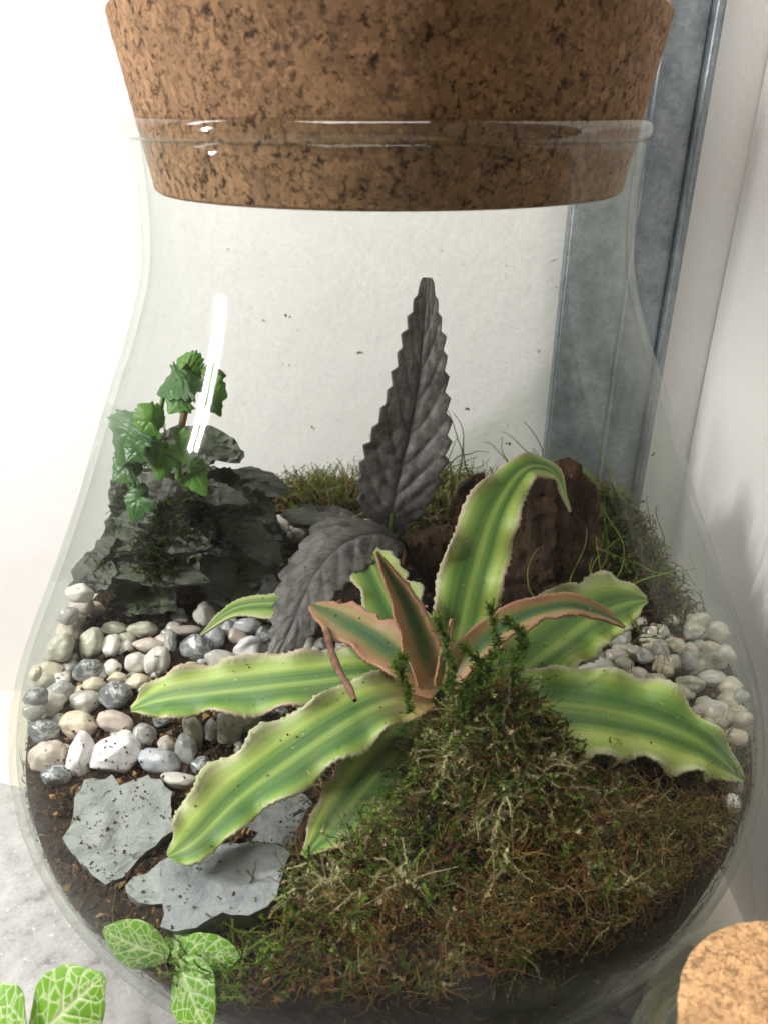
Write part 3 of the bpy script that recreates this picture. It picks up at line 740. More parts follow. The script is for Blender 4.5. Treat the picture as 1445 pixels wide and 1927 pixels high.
# inner leaves with pink margins
cl('leaf', PX((835, 1290, .172, None), (890, 1225, .182, None), (970, 1165, .190, None), (1060, 1140, .193, None), (1130, 1155, .188, None), (1175, 1180, .182, None)),
   [.0045, .0056, .0052, .0042, .0028, .0004], (.0, -.6, 1), M['crypt_pink'], fold=.35, teeth=(.0005, 40), wave=(.08, 4))
cl('leaf', PX((825, 1300, .172, None), (760, 1245, .178, None), (690, 1195, .180, None), (630, 1160, .178, None), (590, 1140, .172, None)),
   [.005, .0076, .0085, .0072, .002], (.15, -.6, 1), M['crypt_pink'], fold=.2, teeth=(.0005, 40), wave=(.1, 4))
cl('leaf', PX((815, 1290, None, -.056), (792, 1220, None, -.052), (762, 1140, None, -.048), (730, 1080, None, -.046), (708, 1038, None, -.045)),
   [.0045, .0066, .0048, .0024, .0004], (.35, -1, .3), M['crypt_pink'], fold=.5, teeth=(.0004, 36))
cl('leaf', PX((828, 1290, None, -.06), (838, 1225, None, -.058), (850, 1165, None, -.057)), [.002, .0016, .0003], (0, -1, .3), M['crypt_pink'], fold=.5, teeth=(.0002, 20))
cl('leaf', PX((800, 1270, .164, None), (765, 1190, .168, None), (725, 1110, .172, None), (695, 1050, .174, None), (685, 1030, .172, None)),
   [.005, .0105, .0118, .0080, .001], (.1, -.7, 1), M['crypt'], fold=.2, teeth=(.0007, 48), wave=(.1, 4))
cl('leaf', PX((790, 1270, .160, None), (690, 1210, .160, None), (600, 1155, .162, None), (520, 1142, .163, None), (440, 1150, .160, None), (378, 1195, .152, None)),
   [.004, .0055, .0060, .0058, .0034, .0004], (.0, -.6, 1), M['crypt'], fold=.25, teeth=(.0005, 40), wave=(.06, 4))
cl('leaf', PX((800, 1318, .156, None), (765, 1385, .153, None), (700, 1460, .150, None), (635, 1535, .147, None), (572, 1612, .142, None)),
   [.006, .0100, .0112, .0092, .001], (.2, -.5, 1), M['crypt_rose'], fold=.15, teeth=(.0007, 48), wave=(.1, 4))
cl('leaf', PX((850, 1310, .158, None), (930, 1370, .152, None), (1010, 1420, .146, None), (1090, 1450, .140, None)),
   [.006, .010, .010, .001], (0, -.5, 1), M['crypt'], fold=.15, teeth=(.0007, 48), wave=(.1, 4))
core = tube_mesh('stem', [tuple(ctr + Vector((0, .004, -.026))), tuple(ctr + Vector((0, .001, -.01))), tuple(ctr + Vector((.0005, 0, .002)))], [.004, .005, .003])
link('stem', core, M['stem'], crypt)

# dark, quilted, saw edged leaves
def quilt(nveins, lift, slope=.55):
    def f(uu, v, wv):
        a = (v - slope * abs(uu) ** 1.35 * .33 * (1 - .3 * v)) * nveins
        fr = np.abs((a % 1.0) - .5) * 2                 # 1 on vein, 0 between
        mid = 1 - np.exp(-(abs(uu) / .10) ** 2)
        bb = np.array([noise.noise(Vector((uu * 4, x * 22, 5 if uu > 0 else 1))) for x in v])
        return lift * wv * ((1 - fr ** 2.5) * (.75 + .5 * bb) * min(1, abs(uu) * 4) * (1 - .4 * abs(uu)) + .3 * mid + .22 * bb)
    return f
def veins(nveins, slope=.55, wide=.88):
    def f(uu, v):
        a = (v - slope * abs(uu) ** 1.35 * .33 * (1 - .3 * v)) * nveins
        fr = np.abs((a % 1.0) - .5) * 2
        r = smoothstep(wide, 1.0, fr) * .9
        md = np.exp(-(abs(uu) / .05) ** 2)
        tert = np.array([max(0.0, 1 - abs(noise.noise(Vector((uu * 9, x * 30, 3)))) * 7) for x in v]) * .4
        return np.maximum(np.maximum(r, md), tert)
    return f
dk = empty('serrated_leaf_plant', tuple(at(732, 1000, z=.150)), 'plant with two dark grey saw edged leaves, one upright and one drooping', 'plant')
o = leaf('upright_leaf', PX((735, 1000, None, .066), (742, 940, None, .068), (764, 840, None, .074), (785, 730, None, .080), (797, 620, None, .084), (803, 522, None, .086)),
     [.0045, .0148, .0170, .0120, .0072, .0019], [(-.25, -1, .1), (-.2, -1, .15), (.1, -1, .15), (.15, -1, .1), (.1, -1, 0), (.1, -1, 0)], M['dark_leaf'], dk, 40, 160, fold=.28,
     wave=(.06, 3), teeth=(.0026, 15), hfun=quilt(9, .095, .75), cfun=veins(9, .75), thick=.0007)
o['label'] = 'upright dark grey leaf with saw teeth'
o = leaf('drooping_leaf', PX((752, 1018, None, .052), (705, 1005, None, .040), (645, 1025, None, .026), (590, 1085, None, .008), (555, 1165, None, -.010), (522, 1238, None, -.022)),
     [.005, .0132, .0148, .0125, .0084, .0030], [(.1, -.3, 1), (-.1, -.5, 1), (-.3, -.7, .8), (-.4, -.9, .6), (-.3, -1, .4), (-.2, -1, .3)], M['dark_leaf'], dk, 40, 140, fold=-.12,
     wave=(.08, 3), teeth=(.0024, 14), hfun=quilt(9, .085, .75), cfun=veins(9, .75), thick=.0007)
o['label'] = 'drooping dark grey leaf with a withered brown tip'
link('stem', tube_mesh('stem', PX((730, 1045, None, .060), (733, 1010, None, .063), (738, 965, None, .066)), [.0016, .0014, .0010]), M['stem'], dk)
link('stem', tube_mesh('stem', PX((760, 1060, None, .060), (765, 1030, None, .056), (750, 1014, None, .051)), [.0015, .0013, .0010]), M['stem_red'], dk)

# small crinkled plant on the rock pile
sp = empty('crinkled_leaf_plant', tuple(at(315, 880, y=.022)), 'small green plant with crinkled leaves growing on top of the rock pile', 'plant')
def small_leaf(a, b, wpx, bright, y0=.014, y1=.010, hint=(-.2, -.9, .6), droop=.006):
    p, q = at(a[0], a[1], y=y0), at(b[0], b[1], y=y1)
    mid = p.lerp(q, .5) + Vector((0, -.002, droop * .6)); 
    w_ = wpx * .285 / FPX * .86
    leaf('leaf', [p, p.lerp(mid, .6) + Vector((0, 0, .001)), mid, q], [w_ * .15, w_ * .85, w_ * .9, w_ * .06], hint, M['pilea_bright' if bright else 'pilea'], sp, 26, 70, fold=-.18,
         wave=(.06, 3), teeth=(w_ * .2, 9), hfun=quilt(6, .07, .7), cfun=veins(6, .7), thick=.0005)
small_leaf((268, 784), (224, 876), 62, False, hint=(-.5, -.9, .3))
small_leaf((382, 722), (297, 742), 58, False, hint=(-.1, -.5, 1))
small_leaf((372, 722), (335, 676), 34, True, .018, .020)
small_leaf((386, 714), (414, 752), 34, True, .018, .016, (.4, -.9, .4))
small_leaf((384, 754), (428, 748), 40, True, .016, .012)
small_leaf((395, 756), (416, 784), 22, True, .016, .012, (.4, -.9, .3))
small_leaf((362, 752), (318, 778), 38, True, .016, .010)
small_leaf((308, 800), (262, 822), 40, True, .014, .008, (0, -1, .4))
small_leaf((292, 846), (240, 868), 46, False, .014, .006, (0, -.9, .6))
small_leaf((352, 880), (388, 934), 34, True, .020, .010, (.2, -1, .3))
small_leaf((322, 850), (300, 905), 36, True, .016, .008, (0, -1, .2))
small_leaf((330, 830), (352, 872), 34, True, .016, .010, (0, -1, .3))
small_leaf((268, 884), (214, 905), 44, False, .016, .010, (-.2, -.9, .6))
small_leaf((280, 930), (250, 985), 36, False, .012, .004, (-.3, -1, .2))
for pts, m in (([(340, 812), (350, 770), (362, 724), (378, 716)], 'stem_red'), ([(283, 872), (296, 805), (308, 745)], 'stem'), ([(336, 900), (338, 850), (342, 800), (346, 760)], 'stem'), ([(300, 830), (285, 795), (266, 784)], 'stem_red')):
    link('stem', tube_mesh('stem', [at(x, y, y=.016) for x, y in pts], [.0013, .0011, .0008], 8, 16), M[m], sp)

# white veined nerve plant in front of the jar, its glass reflection modelled as leaves
def fit_cfun(nv_=5):
    def f(uu, v):
        a = (v - .95 * abs(uu) * .36 * (1 - .2 * v)) * nv_ + .12 * np.array([noise.noise(Vector((abs(uu) * 3, x * 5, 1 if uu > 0 else 4))) for x in v])
        fr = np.abs((a % 1.0) - .5) * 2
        wid = .80 + .10 * abs(uu)
        r = smoothstep(wid - .03, wid + .03, fr) * (1 - .4 * abs(uu)) * (abs(uu) < .93)
        md = np.exp(-(abs(uu) / .075) ** 2) * (1 - .3 * v)
        return np.clip(np.maximum(r, md), 0, 1)
    return f
def fit_leaf(par, p, q, w_, hint, up_=.001, side=0.0):
    p, q = Vector(p), Vector(q)
    h = Vector(hint).normalized()
    leaf('leaf', [p, p.lerp(q, .35) + h * up_, p.lerp(q, .72) + h * up_, q], [w_ * .25, w_ * .98, w_ * .80, w_ * .12], hint, M['fittonia'], par, 48, 90, fold=-.12, wave=(.04, 2), teeth=(0, 5),
         hfun=lambda uu, v, wv: -.035 * wv * fit_cfun()(uu, v), cfun=fit_cfun(), thick=.0006)
fi_mirror = empty('nerve_plant_and_reflection', tuple(at(345, 1805, t=.214)), 'reflection of a white veined plant in the lower left front glass, modelled as leaves', 'plant')
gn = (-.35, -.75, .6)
fit_leaf(fi_mirror, at(318, 1800, t=.2115), at(196, 1748, t=.2140), .0062, gn)
fit_leaf(fi_mirror, at(325, 1800, t=.2115), at(455, 1795, t=.2085), .0058, gn)
fit_leaf(fi_mirror, at(340, 1806, t=.2100), at(395, 1945, t=.1985), .0078, gn)
fit_leaf(fi_mirror, at(330, 1795, t=.2125), at(345, 1735, t=.2180), .0042, gn)
link('stem', tube_mesh('stem', [at(330, 1800, t=.2120), at(335, 1790, t=.216), at(345, 1780, t=.225)], [.0009, .0009, .0009]), M['stem'], fi_mirror)
fo_ = empty('nerve_plant_and_reflection', tuple(at(60, 1990, t=.180)), 'bright green white veined plant on the stone slab in front of the large jar', 'plant')
fit_leaf(fo_, at(62, 1960, t=.182), at(196, 1836, t=.186), .0098, (.1, -.6, 1))
fit_leaf(fo_, at(42, 1960, t=.178), at(-75, 1905, t=.184), .0092, (-.1, -.6, 1))
fit_leaf(fo_, at(55, 1975, t=.174), at(70, 2130, t=.160), .0090, (0, -.6, 1))
b_ = at(55, 1968, t=.178)
link('stem', tube_mesh('stem', [tuple(b_), tuple(b_ + Vector((-.004, .002, -.05))), tuple(b_ + Vector((-.01, .004, -.1))), (b_.x - .012, b_.y + .004, .001)], [.0013, .0015, .0017, .0018]), M['stem'], fo_)
bz = b_ + Vector((-.006, .003, -.07))
fit_leaf(fo_, bz, bz + Vector((.022, -.004, .006)), .008, (.1, -.5, 1)); fit_leaf(fo_, bz, bz + Vector((-.024, .004, .006)), .008, (-.1, -.5, 1))

# twig lying across the striped leaf
tw = link('twig', tube_mesh('twig', [at(612, 1172, z=.176), at(618, 1200, z=.179), at(626, 1232, z=.1815), at(638, 1262, z=.183), at(655, 1290, z=.184), at(668, 1318, z=.1845)], [.0009, .0015, .0011, .0014, .0010, .0012, .0007], 8, 40), M['twig'])
tag(tw, 'thin reddish brown twig lying across the longest striped leaf', 'twig')
tw = link('twig', tube_mesh('twig', [at(565, 1610, z=.136), at(568, 1570, z=.142), at(585, 1520, z=.147)], [.0014, .0013, .0009], 8, 20), M['twig'])
tag(tw, 'short brown twig upright beside the lowest striped leaf', 'twig')

# ------------------------------------------------------------------ second small jar in the foreground
jx = at(1526, 1990, t=.142)
sj = empty('small_jar', (jx.x, jx.y, 0), 'small glass jar with a pale cork at the lower right corner', 'jar')
ht = jx.z
r_ = .0305
pr = [[.0005, .0015], [.024, .0015], [.029, .004], [r_ + .001, .012], [r_ + .001, ht - .035], [r_ - .0005, ht - .022], [r_ - .004, ht - .014], [r_ - .0035, ht - .008], [r_ - .001, ht - .0045], [r_ - .0012, ht - .0028], [r_ - .0032, ht - .0034],
      [r_ - .0058, ht - .010], [r_ - .0055, ht - .02], [r_ - .001, ht - .036], [r_ - .001, .014], [.026, .006], [.0005, .0055]]
g2 = lathe('glass_body', catmull(pr, 120), 96, M['glass_small'], sj)
g2.matrix_parent_inverse = Matrix(); g2.location = (0, 0, 0)
ck = cork('cork_stopper', [[.0003, ht - .016], [.0205, ht - .016], [.0212, ht - .015], [.0232, ht - .0015], [.0236, ht + .0035], [.0230, ht + .0045], [.012, ht + .0047], [.0003, ht + .0047]], 160, M['cork_pale'], .0003,
          'pale orange cork in the small foreground jar')
ck.location = (jx.x, jx.y, 0)

# ------------------------------------------------------------------ moss, fibres, crumbs (nobody could count these)
def shoots(name, base, dirs, length, rad, col, m, seg=5, leaflets=4, leaf_len=.0012, curl=.5, droop=0.0, tipcol=None):
    n = len(base)
    base = np.asarray(base); dirs = np.asarray(dirs); dirs = dirs / np.linalg.norm(dirs, axis=1)[:, None]
    length = np.asarray(length)[:, None]
    d = dirs.copy(); p = base.copy(); rings = [p.copy()]; D = [d.copy()]
    bend = rng.normal(0, 1, (n, 3)) * curl
    for s in range(seg):
        bend = bend * .7 + rng.normal(0, 1, (n, 3)) * curl * .55
        d = d + bend / seg * 1.6; d[:, 2] -= droop / seg
        d /= np.linalg.norm(d, axis=1)[:, None]
        p = p + d * length / seg; 
        # keep inside the glass
        rr = np.hypot(p[:, 0], p[:, 1]); lim = np.interp(p[:, 2], inner[2:, 1], inner[2:, 0]) - .0006
        k = np.minimum(1, lim / np.maximum(rr, 1e-6)); p[:, :2] *= k[:, None]
        rings.append(p.copy()); D.append(d.copy())
    Vs = []; Fs = []; Cs = []; off = 0
    ref = np.array([.31, .17, .93])
    for s in range(seg + 1):
        A = np.cross(D[s], ref); A /= np.linalg.norm(A, axis=1)[:, None] + 1e-9; B = np.cross(D[s], A)
        r = rad[:, None] * (1 - .75 * s / seg)
        for kk in range(3):
            an = 2.0944 * kk
            Vs.append(rings[s] + (A * math.cos(an) + B * math.sin(an)) * r); Cs.append(col if tipcol is None else col * (1 - s / seg) + tipcol * (s / seg))
    idx = np.arange(n)
    def vid(s, k): return (s * 3 + k) * n + idx
    for s in range(seg):
        for k in range(3):
            a, b, c_, d_ = vid(s, k), vid(s, (k + 1) % 3), vid(s + 1, (k + 1) % 3), vid(s + 1, k)
            Fs.append(np.stack([a, b, c_], 1)); Fs.append(np.stack([a, c_, d_], 1))
    nvtx = (seg + 1) * 3 * n
    if leaflets:
        for s in range(seg + 1):
            for k in range(leaflets):
                rd = rng.normal(0, 1, (n, 3)); rd -= (rd * D[s]).sum(1)[:, None] * D[s]; rd /= np.linalg.norm(rd, axis=1)[:, None] + 1e-9
                sd = np.cross(rd, D[s]); ll = leaf_len * rng.uniform(.6, 1.3, (n, 1)) * (1 - .35 * s / seg)
                b0 = rings[s] + (rings[min(s + 1, seg)] - rings[s]) * rng.uniform(0, 1, (n, 1))
                tp = b0 + (rd * .8 + D[s] * .75) * ll
                Vs += [b0 + sd * ll * .22, b0 - sd * ll * .22, tp]
                cc = col if tipcol is None else col * (1 - s / seg) + tipcol * (s / seg)
                Cs += [cc * .9, cc * .9, np.minimum(1, cc * 1.15)]
                Fs.append(np.stack([nvtx + idx, nvtx + n + idx, nvtx + 2 * n + idx], 1)); nvtx += 3 * n
    me = from_np(name, np.concatenate(Vs), np.concatenate(Fs), True, None, np.concatenate(Cs))
    return link(name, me, m)
def surface_pts(n, fn):
    """n points on the soil where fn(x,y) gives a keep probability"""
    out = []
    while len(out) < n:
        x = rng.uniform(-.137, .137, 4000); y = rng.uniform(-.137, .137, 4000)
        z = hs(x, y); lim = np.interp(z, inner[2:, 1], inner[2:, 0]) - .002
        ok = (np.hypot(x, y) < lim) & (rng.uniform(0, 1, 4000) < fn(x, y))
        out += list(zip(x[ok], y[ok], z[ok]))
    return np.array(out[:n])
def gauss(x, y, cx, cy, sx, sy): return np.exp(-(((x - cx) / sx) ** 2 + ((y - cy) / sy) ** 2))
def pal(n, cols, w_):
    c_ = np.array(cols)[rng.choice(len(cols), n, p=np.array(w_) / sum(w_))]
    return np.clip(c_ * rng.uniform(.7, 1.3, (n, 1)) + rng.normal(0, .006, (n, 3)), .003, 1)
def palc(b_, cols, w_, fr=75., jit=.22):
    v_ = np.array([noise.noise(Vector(q) * fr) + .5 * noise.noise(Vector(q) * fr * 2.3) for q in b_]) + rng.normal(0, jit, len(b_))
    q_ = np.argsort(np.argsort(v_)) / len(b_); k_ = np.searchsorted(np.cumsum(np.array(w_) / sum(w_)), q_)
    c_ = np.array(cols)[np.minimum(k_, len(cols) - 1)]
    return np.clip(c_ * rng.uniform(.7, 1.35, (len(b_), 1)) + rng.normal(0, .006, (len(b_), 3)), .003, 1)
GREEN, BRIGHT, PALE, BROWN, RUST, DKB, OLIVE = (.075, .13, .018), (.15, .26, .025), (.52, .45, .25), (.23, .135, .05), (.28, .14, .048), (.045, .026, .014), (.20, .185, .048)

mound = lambda x, y: np.clip(gauss(x, y, .030, -.074, .026, .024) * 1.1 + .3 * gauss(x, y, -.004, -.098, .02, .016), 0, 1)
front = lambda x, y: np.clip(gauss(x, y, .035, -.105, .075, .042) * 1.2, 0, 1) * smoothstep(-.04, .0, x)
# dense mound round the rosette
n = 2900; b = surface_pts(n, mound); b[:, 2] += rng.uniform(-.001, .006, n); d = np.stack([rng.normal(0, .7, n) + (b[:, 0] - .02) * 14, rng.normal(-.25, .6, n) + (b[:, 1] + .07) * 8, rng.uniform(.35, 1.2, n)], 1)
o = shoots('moss_mound', b, d, rng.uniform(.005, .012, n), rng.uniform(.0003, .0005, n), palc(b, [DKB, BROWN, OLIVE, GREEN, BRIGHT, (.36, .40, .14), PALE, (.64, .60, .38)], [.9, 1.4, 1.4, 1.2, 1.4, 2.0, 2.0, 1.8]), M['moss'], 8, 7, .0013, .9, .5)
tag(o, 'cushion of pale and green moss round the base of the striped rosette', 'moss', kind='stuff')
# tangled brown front
n = 8500; b = surface_pts(n, front); b[:, 2] += rng.uniform(0, .006, n)
d = np.stack([rng.normal(0, 1, n), rng.normal(0, 1, n), rng.normal(.25, .6, n)], 1)
o = shoots('moss_tangle', b, d, rng.uniform(.005, .015, n), rng.uniform(.00008, .00026, n), palc(b, [DKB, BROWN, RUST, (.34, .20, .075), OLIVE, GREEN, PALE], [2.0, 2.6, 2.4, 1.8, 1.6, .9, .9]), M['moss'], 6, 3, .0009, 1.3, .3)  # dark brown clusters paint shaded hollows into the tangle
tag(o, 'brown tangled old moss filling the front right of the jar', 'moss', kind='stuff')
# bright green sprigs on the left flank of the mound
lf = lambda x, y: np.clip(gauss(x, y, .004, -.082, .013, .020) + .25 * gauss(x, y, -.030, -.120, .03, .012) + .6 * gauss(x, y, .035, -.058, .014, .014), 0, 1)
n = 900; b = surface_pts(n, lf); d = np.stack([rng.normal(-.2, .6, n), rng.normal(-.3, .6, n), rng.uniform(.4, 1.2, n)], 1)
o = shoots('moss_sprigs', b, d, rng.uniform(.007, .017, n), rng.uniform(.0002, .0004, n), palc(b, [OLIVE, GREEN, BRIGHT, (.24, .38, .05)], [1, 2, 2, 1.5]), M['moss'], 8, 6, .0013, .6, .3)
tag(o, 'bright green feathery moss sprigs left of the pale moss cushion', 'moss', kind='stuff')
# fluffy tufts standing out of the carpet
tb, td, tc = [], [], []
cen_ = surface_pts(70, lambda x, y: np.clip(gauss(x, y, .028, -.076, .026, .022) + .55 * gauss(x, y, .0, -.098, .025, .018) + .25 * gauss(x, y, .06, -.105, .03, .02), 0, 1))
pals = [(.40, .43, .16), (.56, .50, .30), (.20, .32, .05), (.30, .28, .09), (.62, .58, .40), (.14, .24, .035)]
for q in cen_:
    k = int(rng.integers(26, 52)); c_ = np.array(pals[int(rng.integers(len(pals)))])
    ax_ = np.array([rng.normal(0, .35), rng.normal(-.35, .3), 1.0])
    tb.append(q + rng.normal(0, .0011, (k, 3))); td.append(ax_ + rng.normal(0, .75, (k, 3))); tc.append(np.clip(c_ * rng.uniform(.65, 1.25, (k, 1)), .01, 1))
tb, td, tc = np.concatenate(tb), np.concatenate(td), np.concatenate(tc); n = len(tb)
o = shoots('moss_tufts', tb, td, rng.uniform(.004, .0095, n), rng.uniform(.00018, .00032, n), tc, M['moss'], 7, 6, .0011, .6, .2)
tag(o, 'fluffy pale and green moss tufts standing up right of the rosette centre', 'moss', kind='stuff')
# few thick upright shoots in front of the rosette
us = [((880, 1330), (900, 1260), (935, 1220), (918, 1135)), ((880, 1290), (905, 1280), (915, 1262), (866, 1212)), ((875, 1470), (880, 1400), (872, 1350), (868, 1288)), ((965, 1290), (972, 1240), (985, 1200), (950, 1165)), ((770, 1340), (765, 1290), (745, 1250), (758, 1240)), ((840, 1300), (850, 1270), (835, 1200), (820, 1160))]
base = []; dr = []
for pl in us:
    c_ = catmull([at(x, y, y=-.075)[:] for x, y in pl], 26)
    for i in range(25):
        for _ in range(10): base.append(c_[i] + rng.normal(0, .0002, 3)); dr.append((c_[i + 1] - c_[i]) / np.linalg.norm(c_[i + 1] - c_[i]) * 1.1 + rng.normal(0, .8, 3))
n = len(base)
o = shoots('moss_shoots', base, dr, rng.uniform(.0012, .0030, n), np.full(n, .0003), pal(n, [(.12, .21, .03), (.19, .30, .045)], [2, 2]), M['moss'], 3, 3, .0011, .3)
tag(o, 'thick dark green moss shoots rising in front of the rosette centre', 'moss', kind='stuff')
# moss along the back glass
bk = lambda x, y: np.clip(gauss(x, y, -.035, .118, .035, .022) + gauss(x, y, .035, .112, .03, .022) + 1.0 * gauss(x, y, .105, .075, .030, .03), 0, 1)
n = 1700; b = surface_pts(n, bk); d = np.stack([rng.normal(0, .5, n), rng.normal(0, .5, n), rng.uniform(.4, 1.4, n)], 1)
o = shoots('back_moss', b, d, rng.uniform(.006, .018, n), rng.uniform(.0002, .0004, n), pal(n, [(.16, .22, .04), (.24, .34, .06), (.2, .2, .06), PALE, RUST], [2, 2, 2, 1.4, 1]), M['moss'], 7, 5, .0014, .7, .1)
tag(o, 'light green moss along the back glass behind the dark upright leaf', 'moss', kind='stuff')
st = lambda x, y: np.clip(gauss(x, y, .105, .07, .025, .04) + .35 * gauss(x, y, .045, .110, .035, .018), 0, 1)
n = 95; b = surface_pts(n, st); b[:, 2] += .012 * gauss(b[:, 0], b[:, 1], .108, .062, .03, .035); d = np.stack([rng.normal(.0, .18, n), rng.normal(-.05, .18, n), np.ones(n)], 1)
o = shoots('moss_strands', b, d, rng.uniform(.020, .056, n), np.full(n, .00062), pal(n, [(.26, .36, .06), (.22, .30, .06), (.2, .22, .06)], [2, 2, 1]), M['moss'], 24, 2, .0011, 2.2, -.35)
tag(o, 'long thin moss strands reaching up the glass at the right', 'moss', kind='stuff')
rm = lambda x, y: np.clip(gauss(x, y, .106, .058, .026, .030), 0, 1)
n = 3200; b = surface_pts(n, rm); b[:, 2] += rng.uniform(0, 1, n) ** 1.5 * .034 * gauss(b[:, 0], b[:, 1], .108, .062, .028, .032); d = np.stack([rng.normal(0, .8, n), rng.normal(-.2, .8, n), rng.normal(.3, .7, n)], 1)
o = shoots('right_moss', b, d, rng.uniform(.006, .018, n), rng.uniform(.0002, .0004, n), palc(b, [DKB, BROWN, RUST, OLIVE, GREEN, (.16, .24, .04)], [1.6, 1.6, 1, 1.6, 2, 1.4], 60), M['moss'], 6, 4, .0016, .8, .3)
tag(o, 'dark green moss clump against the right glass below the strands', 'moss', kind='stuff')
rv, rfaces = [], []
for ob in [q for q in C.objects if q.name.split('.')[0] == 'rock']:
    k = len(rv); rv += [v_.co.copy() for v_ in ob.data.vertices]; rfaces += [tuple(i + k for i in p_.vertices) for p_ in ob.data.polygons]
rb = BVHTree.FromPolygons(rv, rfaces); pb, pd = [], []
while len(pb) < 900:
    px, py = random.gauss(290, 55), random.gauss(985, 75)
    h_ = rb.ray_cast(CAM, ray(px, py).normalized(), .6)
    if h_[0] is None or noise.noise(h_[0] * 60) < -.05: continue
    nn_ = h_[1] if h_[1].dot(ray(px, py)) < 0 else -h_[1]
    pb.append(h_[0][:]); pd.append((nn_ + Vector((random.gauss(0, .6), random.gauss(0, .6), random.gauss(.2, .6))))[:])
n = len(pb)
o = shoots('rock_moss', pb, pd, rng.uniform(.002, .006, n), rng.uniform(.0002, .0003, n), pal(n, [(.03, .055, .012), (.05, .085, .016), OLIVE], [3, 2, .6]), M['moss'], 5, 5, .001, .7)
tag(o, 'dark green moss growing over the left side of the rock pile', 'moss', kind='stuff')
# soil fibres everywhere else, and against the glass
so = lambda x, y: np.clip(.12 + gauss(x, y, -.105, -.075, .03, .03) + gauss(x, y, -.05, -.12, .05, .02) + gauss(x, y, .09, -.09, .04, .04), 0, 1)
n = 5200; b = surface_pts(n, so); d = np.stack([rng.normal(0, 1, n), rng.normal(0, 1, n), rng.normal(.1, .4, n)], 1)
o = shoots('soil_fibres', b, d, rng.uniform(.002, .009, n), rng.uniform(.00010, .00028, n), pal(n, [BROWN, RUST, DKB, (.22, .13, .07)], [3, 2.5, 3, .8]), M['moss'], 4, 0, .001, 1.2, .3)
tag(o, 'brown coco fibres on the soil along the front glass', 'soil fibres', kind='stuff')
n = 3000; a = rng.uniform(0, 2 * np.pi, n); zz = rng.uniform(.05, .15, n)
zz = np.minimum(zz, hs(.135 * np.cos(a), .135 * np.sin(a)) + .001)
rr = np.interp(zz, inner[2:, 1], inner[2:, 0]) - .0009; b = np.stack([rr * np.cos(a), rr * np.sin(a), zz], 1)
d = rng.normal(0, 1, (n, 3))
o = shoots('side_fibres', b, d, rng.uniform(.002, .009, n), rng.uniform(.0001, .00026, n), pal(n, [BROWN, RUST, DKB, (.2, .12, .06)], [3, 2, 4, .6]), M['moss'], 4, 0, .001, 1.1)
tag(o, 'brown fibres of the soil pressed against the inside of the glass', 'soil fibres', kind='stuff')

# crumbs
OV = np.array([(1, 0, 0), (-1, 0, 0), (0, 1, 0), (0, -1, 0), (0, 0, 1), (0, 0, -1)], float)
OF = np.array([(0, 2, 4), (2, 1, 4), (1, 3, 4), (3, 0, 4), (2, 0, 5), (1, 2, 5), (3, 1, 5), (0, 3, 5)])
def crumbs(name, pts, size, col, label, cat='soil crumbs'):
    n = len(pts); pts = np.asarray(pts)
    s = size[:, None, None] * rng.uniform(.45, 1.4, (n, 1, 3)) * rng.uniform(.6, 1.3, (n, 6, 1))
    q = OV[None] * s
    qr = rng.normal(0, 1, (n, 4)); qr /= np.linalg.norm(qr, axis=1)[:, None]; w_, x, y, z = qr.T
    R = np.stack([np.stack([1 - 2 * (y * y + z * z), 2 * (x * y - z * w_), 2 * (x * z + y * w_)], -1), np.stack([2 * (x * y + z * w_), 1 - 2 * (x * x + z * z), 2 * (y * z - x * w_)], -1), np.stack([2 * (x * z - y * w_), 2 * (y * z + x * w_), 1 - 2 * (x * x + y * y)], -1)], 1)
    q = np.einsum('nij,nkj->nki', R, q) + pts[:, None]
    F = (OF[None] + 6 * np.arange(n)[:, None, None]).reshape(-1, 3)
    o = link(name, from_np(name, q.reshape(-1, 3), F, False, None, np.repeat(col, 6, 0)), M['crumb'])
    return tag(o, label, cat, kind='stuff')
n = 9000; b = surface_pts(n, lambda x, y: np.full_like(x, .8)); b[:, 2] += rng.uniform(0, .0015, n)
crumbs('soil_crumbs', b, rng.uniform(.0004, .0016, n), pal(n, [DKB, BROWN, (.06, .04, .025), (.2, .13, .08)], [4, 3, 3, .5]), 'dark crumbly bits of soil over the ground in the jar')
# crumbs lying on stones
AV, AF = [], []
for vs, fs in surf_polys:
    k = len(AV); AV += vs; AF += [tuple(i + k for i in f) for f in fs]
bv = BVHTree.FromPolygons(AV, AF)
cp_ = []
while len(cp_) < 520:
    px, py = random.uniform(30, 560), random.uniform(1230, 1760)
    dens = math.exp(-(((px - 190) / 110) ** 2 + ((py - 1500) / 150) ** 2)) + .12
    if random.random() > dens: continue
    d_ = ray(px, py).normalized(); h_ = bv.ray_cast(CAM, d_, .6)
    if h_[0] is None or math.hypot(h_[0].x, h_[0].y) > rin(h_[0].z) - .001: continue
    cl_ = random.randint(1, 3)
    for _ in range(cl_): cp_.append((h_[0] + h_[1] * .0001 * (1 if h_[1].dot(d_) < 0 else -1) + Vector((random.gauss(0, .0004), random.gauss(0, .0004), 0)))[:])
n = len(cp_)
crumbs('loose_crumbs', cp_, rng.uniform(.00008, .00052, n), pal(n, [(.10, .045, .03), (.06, .03, .02), (.14, .07, .04)], [3, 2, 1]), 'reddish brown crumbs scattered over the front slates and pebbles')
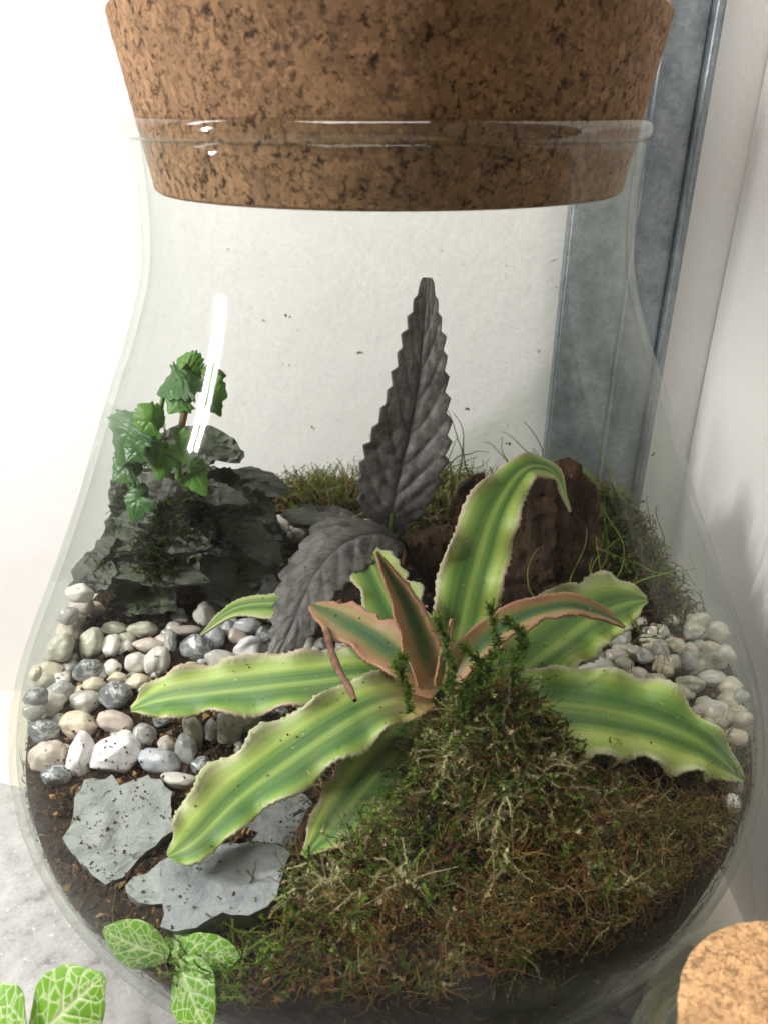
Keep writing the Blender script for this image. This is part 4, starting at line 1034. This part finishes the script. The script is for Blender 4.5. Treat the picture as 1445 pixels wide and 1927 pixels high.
sp_ = [(541, 595, .5), (675, 663, .55), (590, 805, .55), (880, 770, .5), (955, 835, .55), (1040, 492, .3), (498, 604, .3), (430, 470, .25), (745, 690, .25), (1230, 855, .6), (1015, 660, .3), (830, 470, .2), (1120, 690, .25), (640, 560, .2)]
cpt = []
for px, py, r_s in sp_:
    t_ = .12
    while True:
        q = CAM + ray(px, py) * t_
        if math.hypot(q.x, q.y) < rin(q.z) - .0003 and q.z < .33: break
        t_ += .0004
        if t_ > .4: break
    for _ in range(3): cpt.append((q.x + random.gauss(0, .0004), q.y, q.z + random.gauss(0, .0002), r_s * .0007))
cpt = np.array(cpt)
crumbs('soil_flecks', cpt[:, :3], cpt[:, 3], pal(len(cpt), [(.06, .045, .035)], [1]), 'larger dark soil flecks stuck to the inside of the front glass', 'dirt specks')
LV, LF = [], []
for ob in list(crypt.children) + list(dk.children):
    k = len(LV); LV += [v_.co.copy() for v_ in ob.data.vertices]; LF += [tuple(i + k for i in p_.vertices) for p_ in ob.data.polygons]
lb = BVHTree.FromPolygons(LV, LF); lp = []
while len(lp) < 150:
    px, py = random.uniform(250, 1400), random.uniform(880, 1620)
    d_ = ray(px, py).normalized(); h_ = lb.ray_cast(CAM, d_, .6)
    if h_[0] is None: continue
    nn_ = h_[1] if h_[1].dot(d_) < 0 else -h_[1]
    lp.append((h_[0] + nn_ * .0007)[:])
n = len(lp)
crumbs('leaf_crumbs', lp, rng.uniform(.00010, .00045, n), pal(n, [(.10, .05, .03), (.05, .03, .02), (.3, .24, .14)], [3, 2, 1]), 'tiny soil crumbs lying on the striped leaves')
# specks stuck to the inside of the glass
n = 620; a = np.concatenate([rng.uniform(math.radians(180), math.radians(360), 420), rng.uniform(0, 2 * math.pi, 200)]); zz = .12 + (rng.uniform(0, 1, n) ** 1.6) * .19
rr = np.interp(zz, inner[2:, 1], inner[2:, 0]) - .0002
crumbs('glass_specks', np.stack([rr * np.cos(a), rr * np.sin(a), zz], 1), rng.uniform(.00006, .00028, n), pal(n, [(.12, .09, .06), (.05, .04, .03), (.4, .38, .34)], [3, 2, 2]), 'tiny dirt specks stuck to the inside of the jar glass', 'dirt specks')
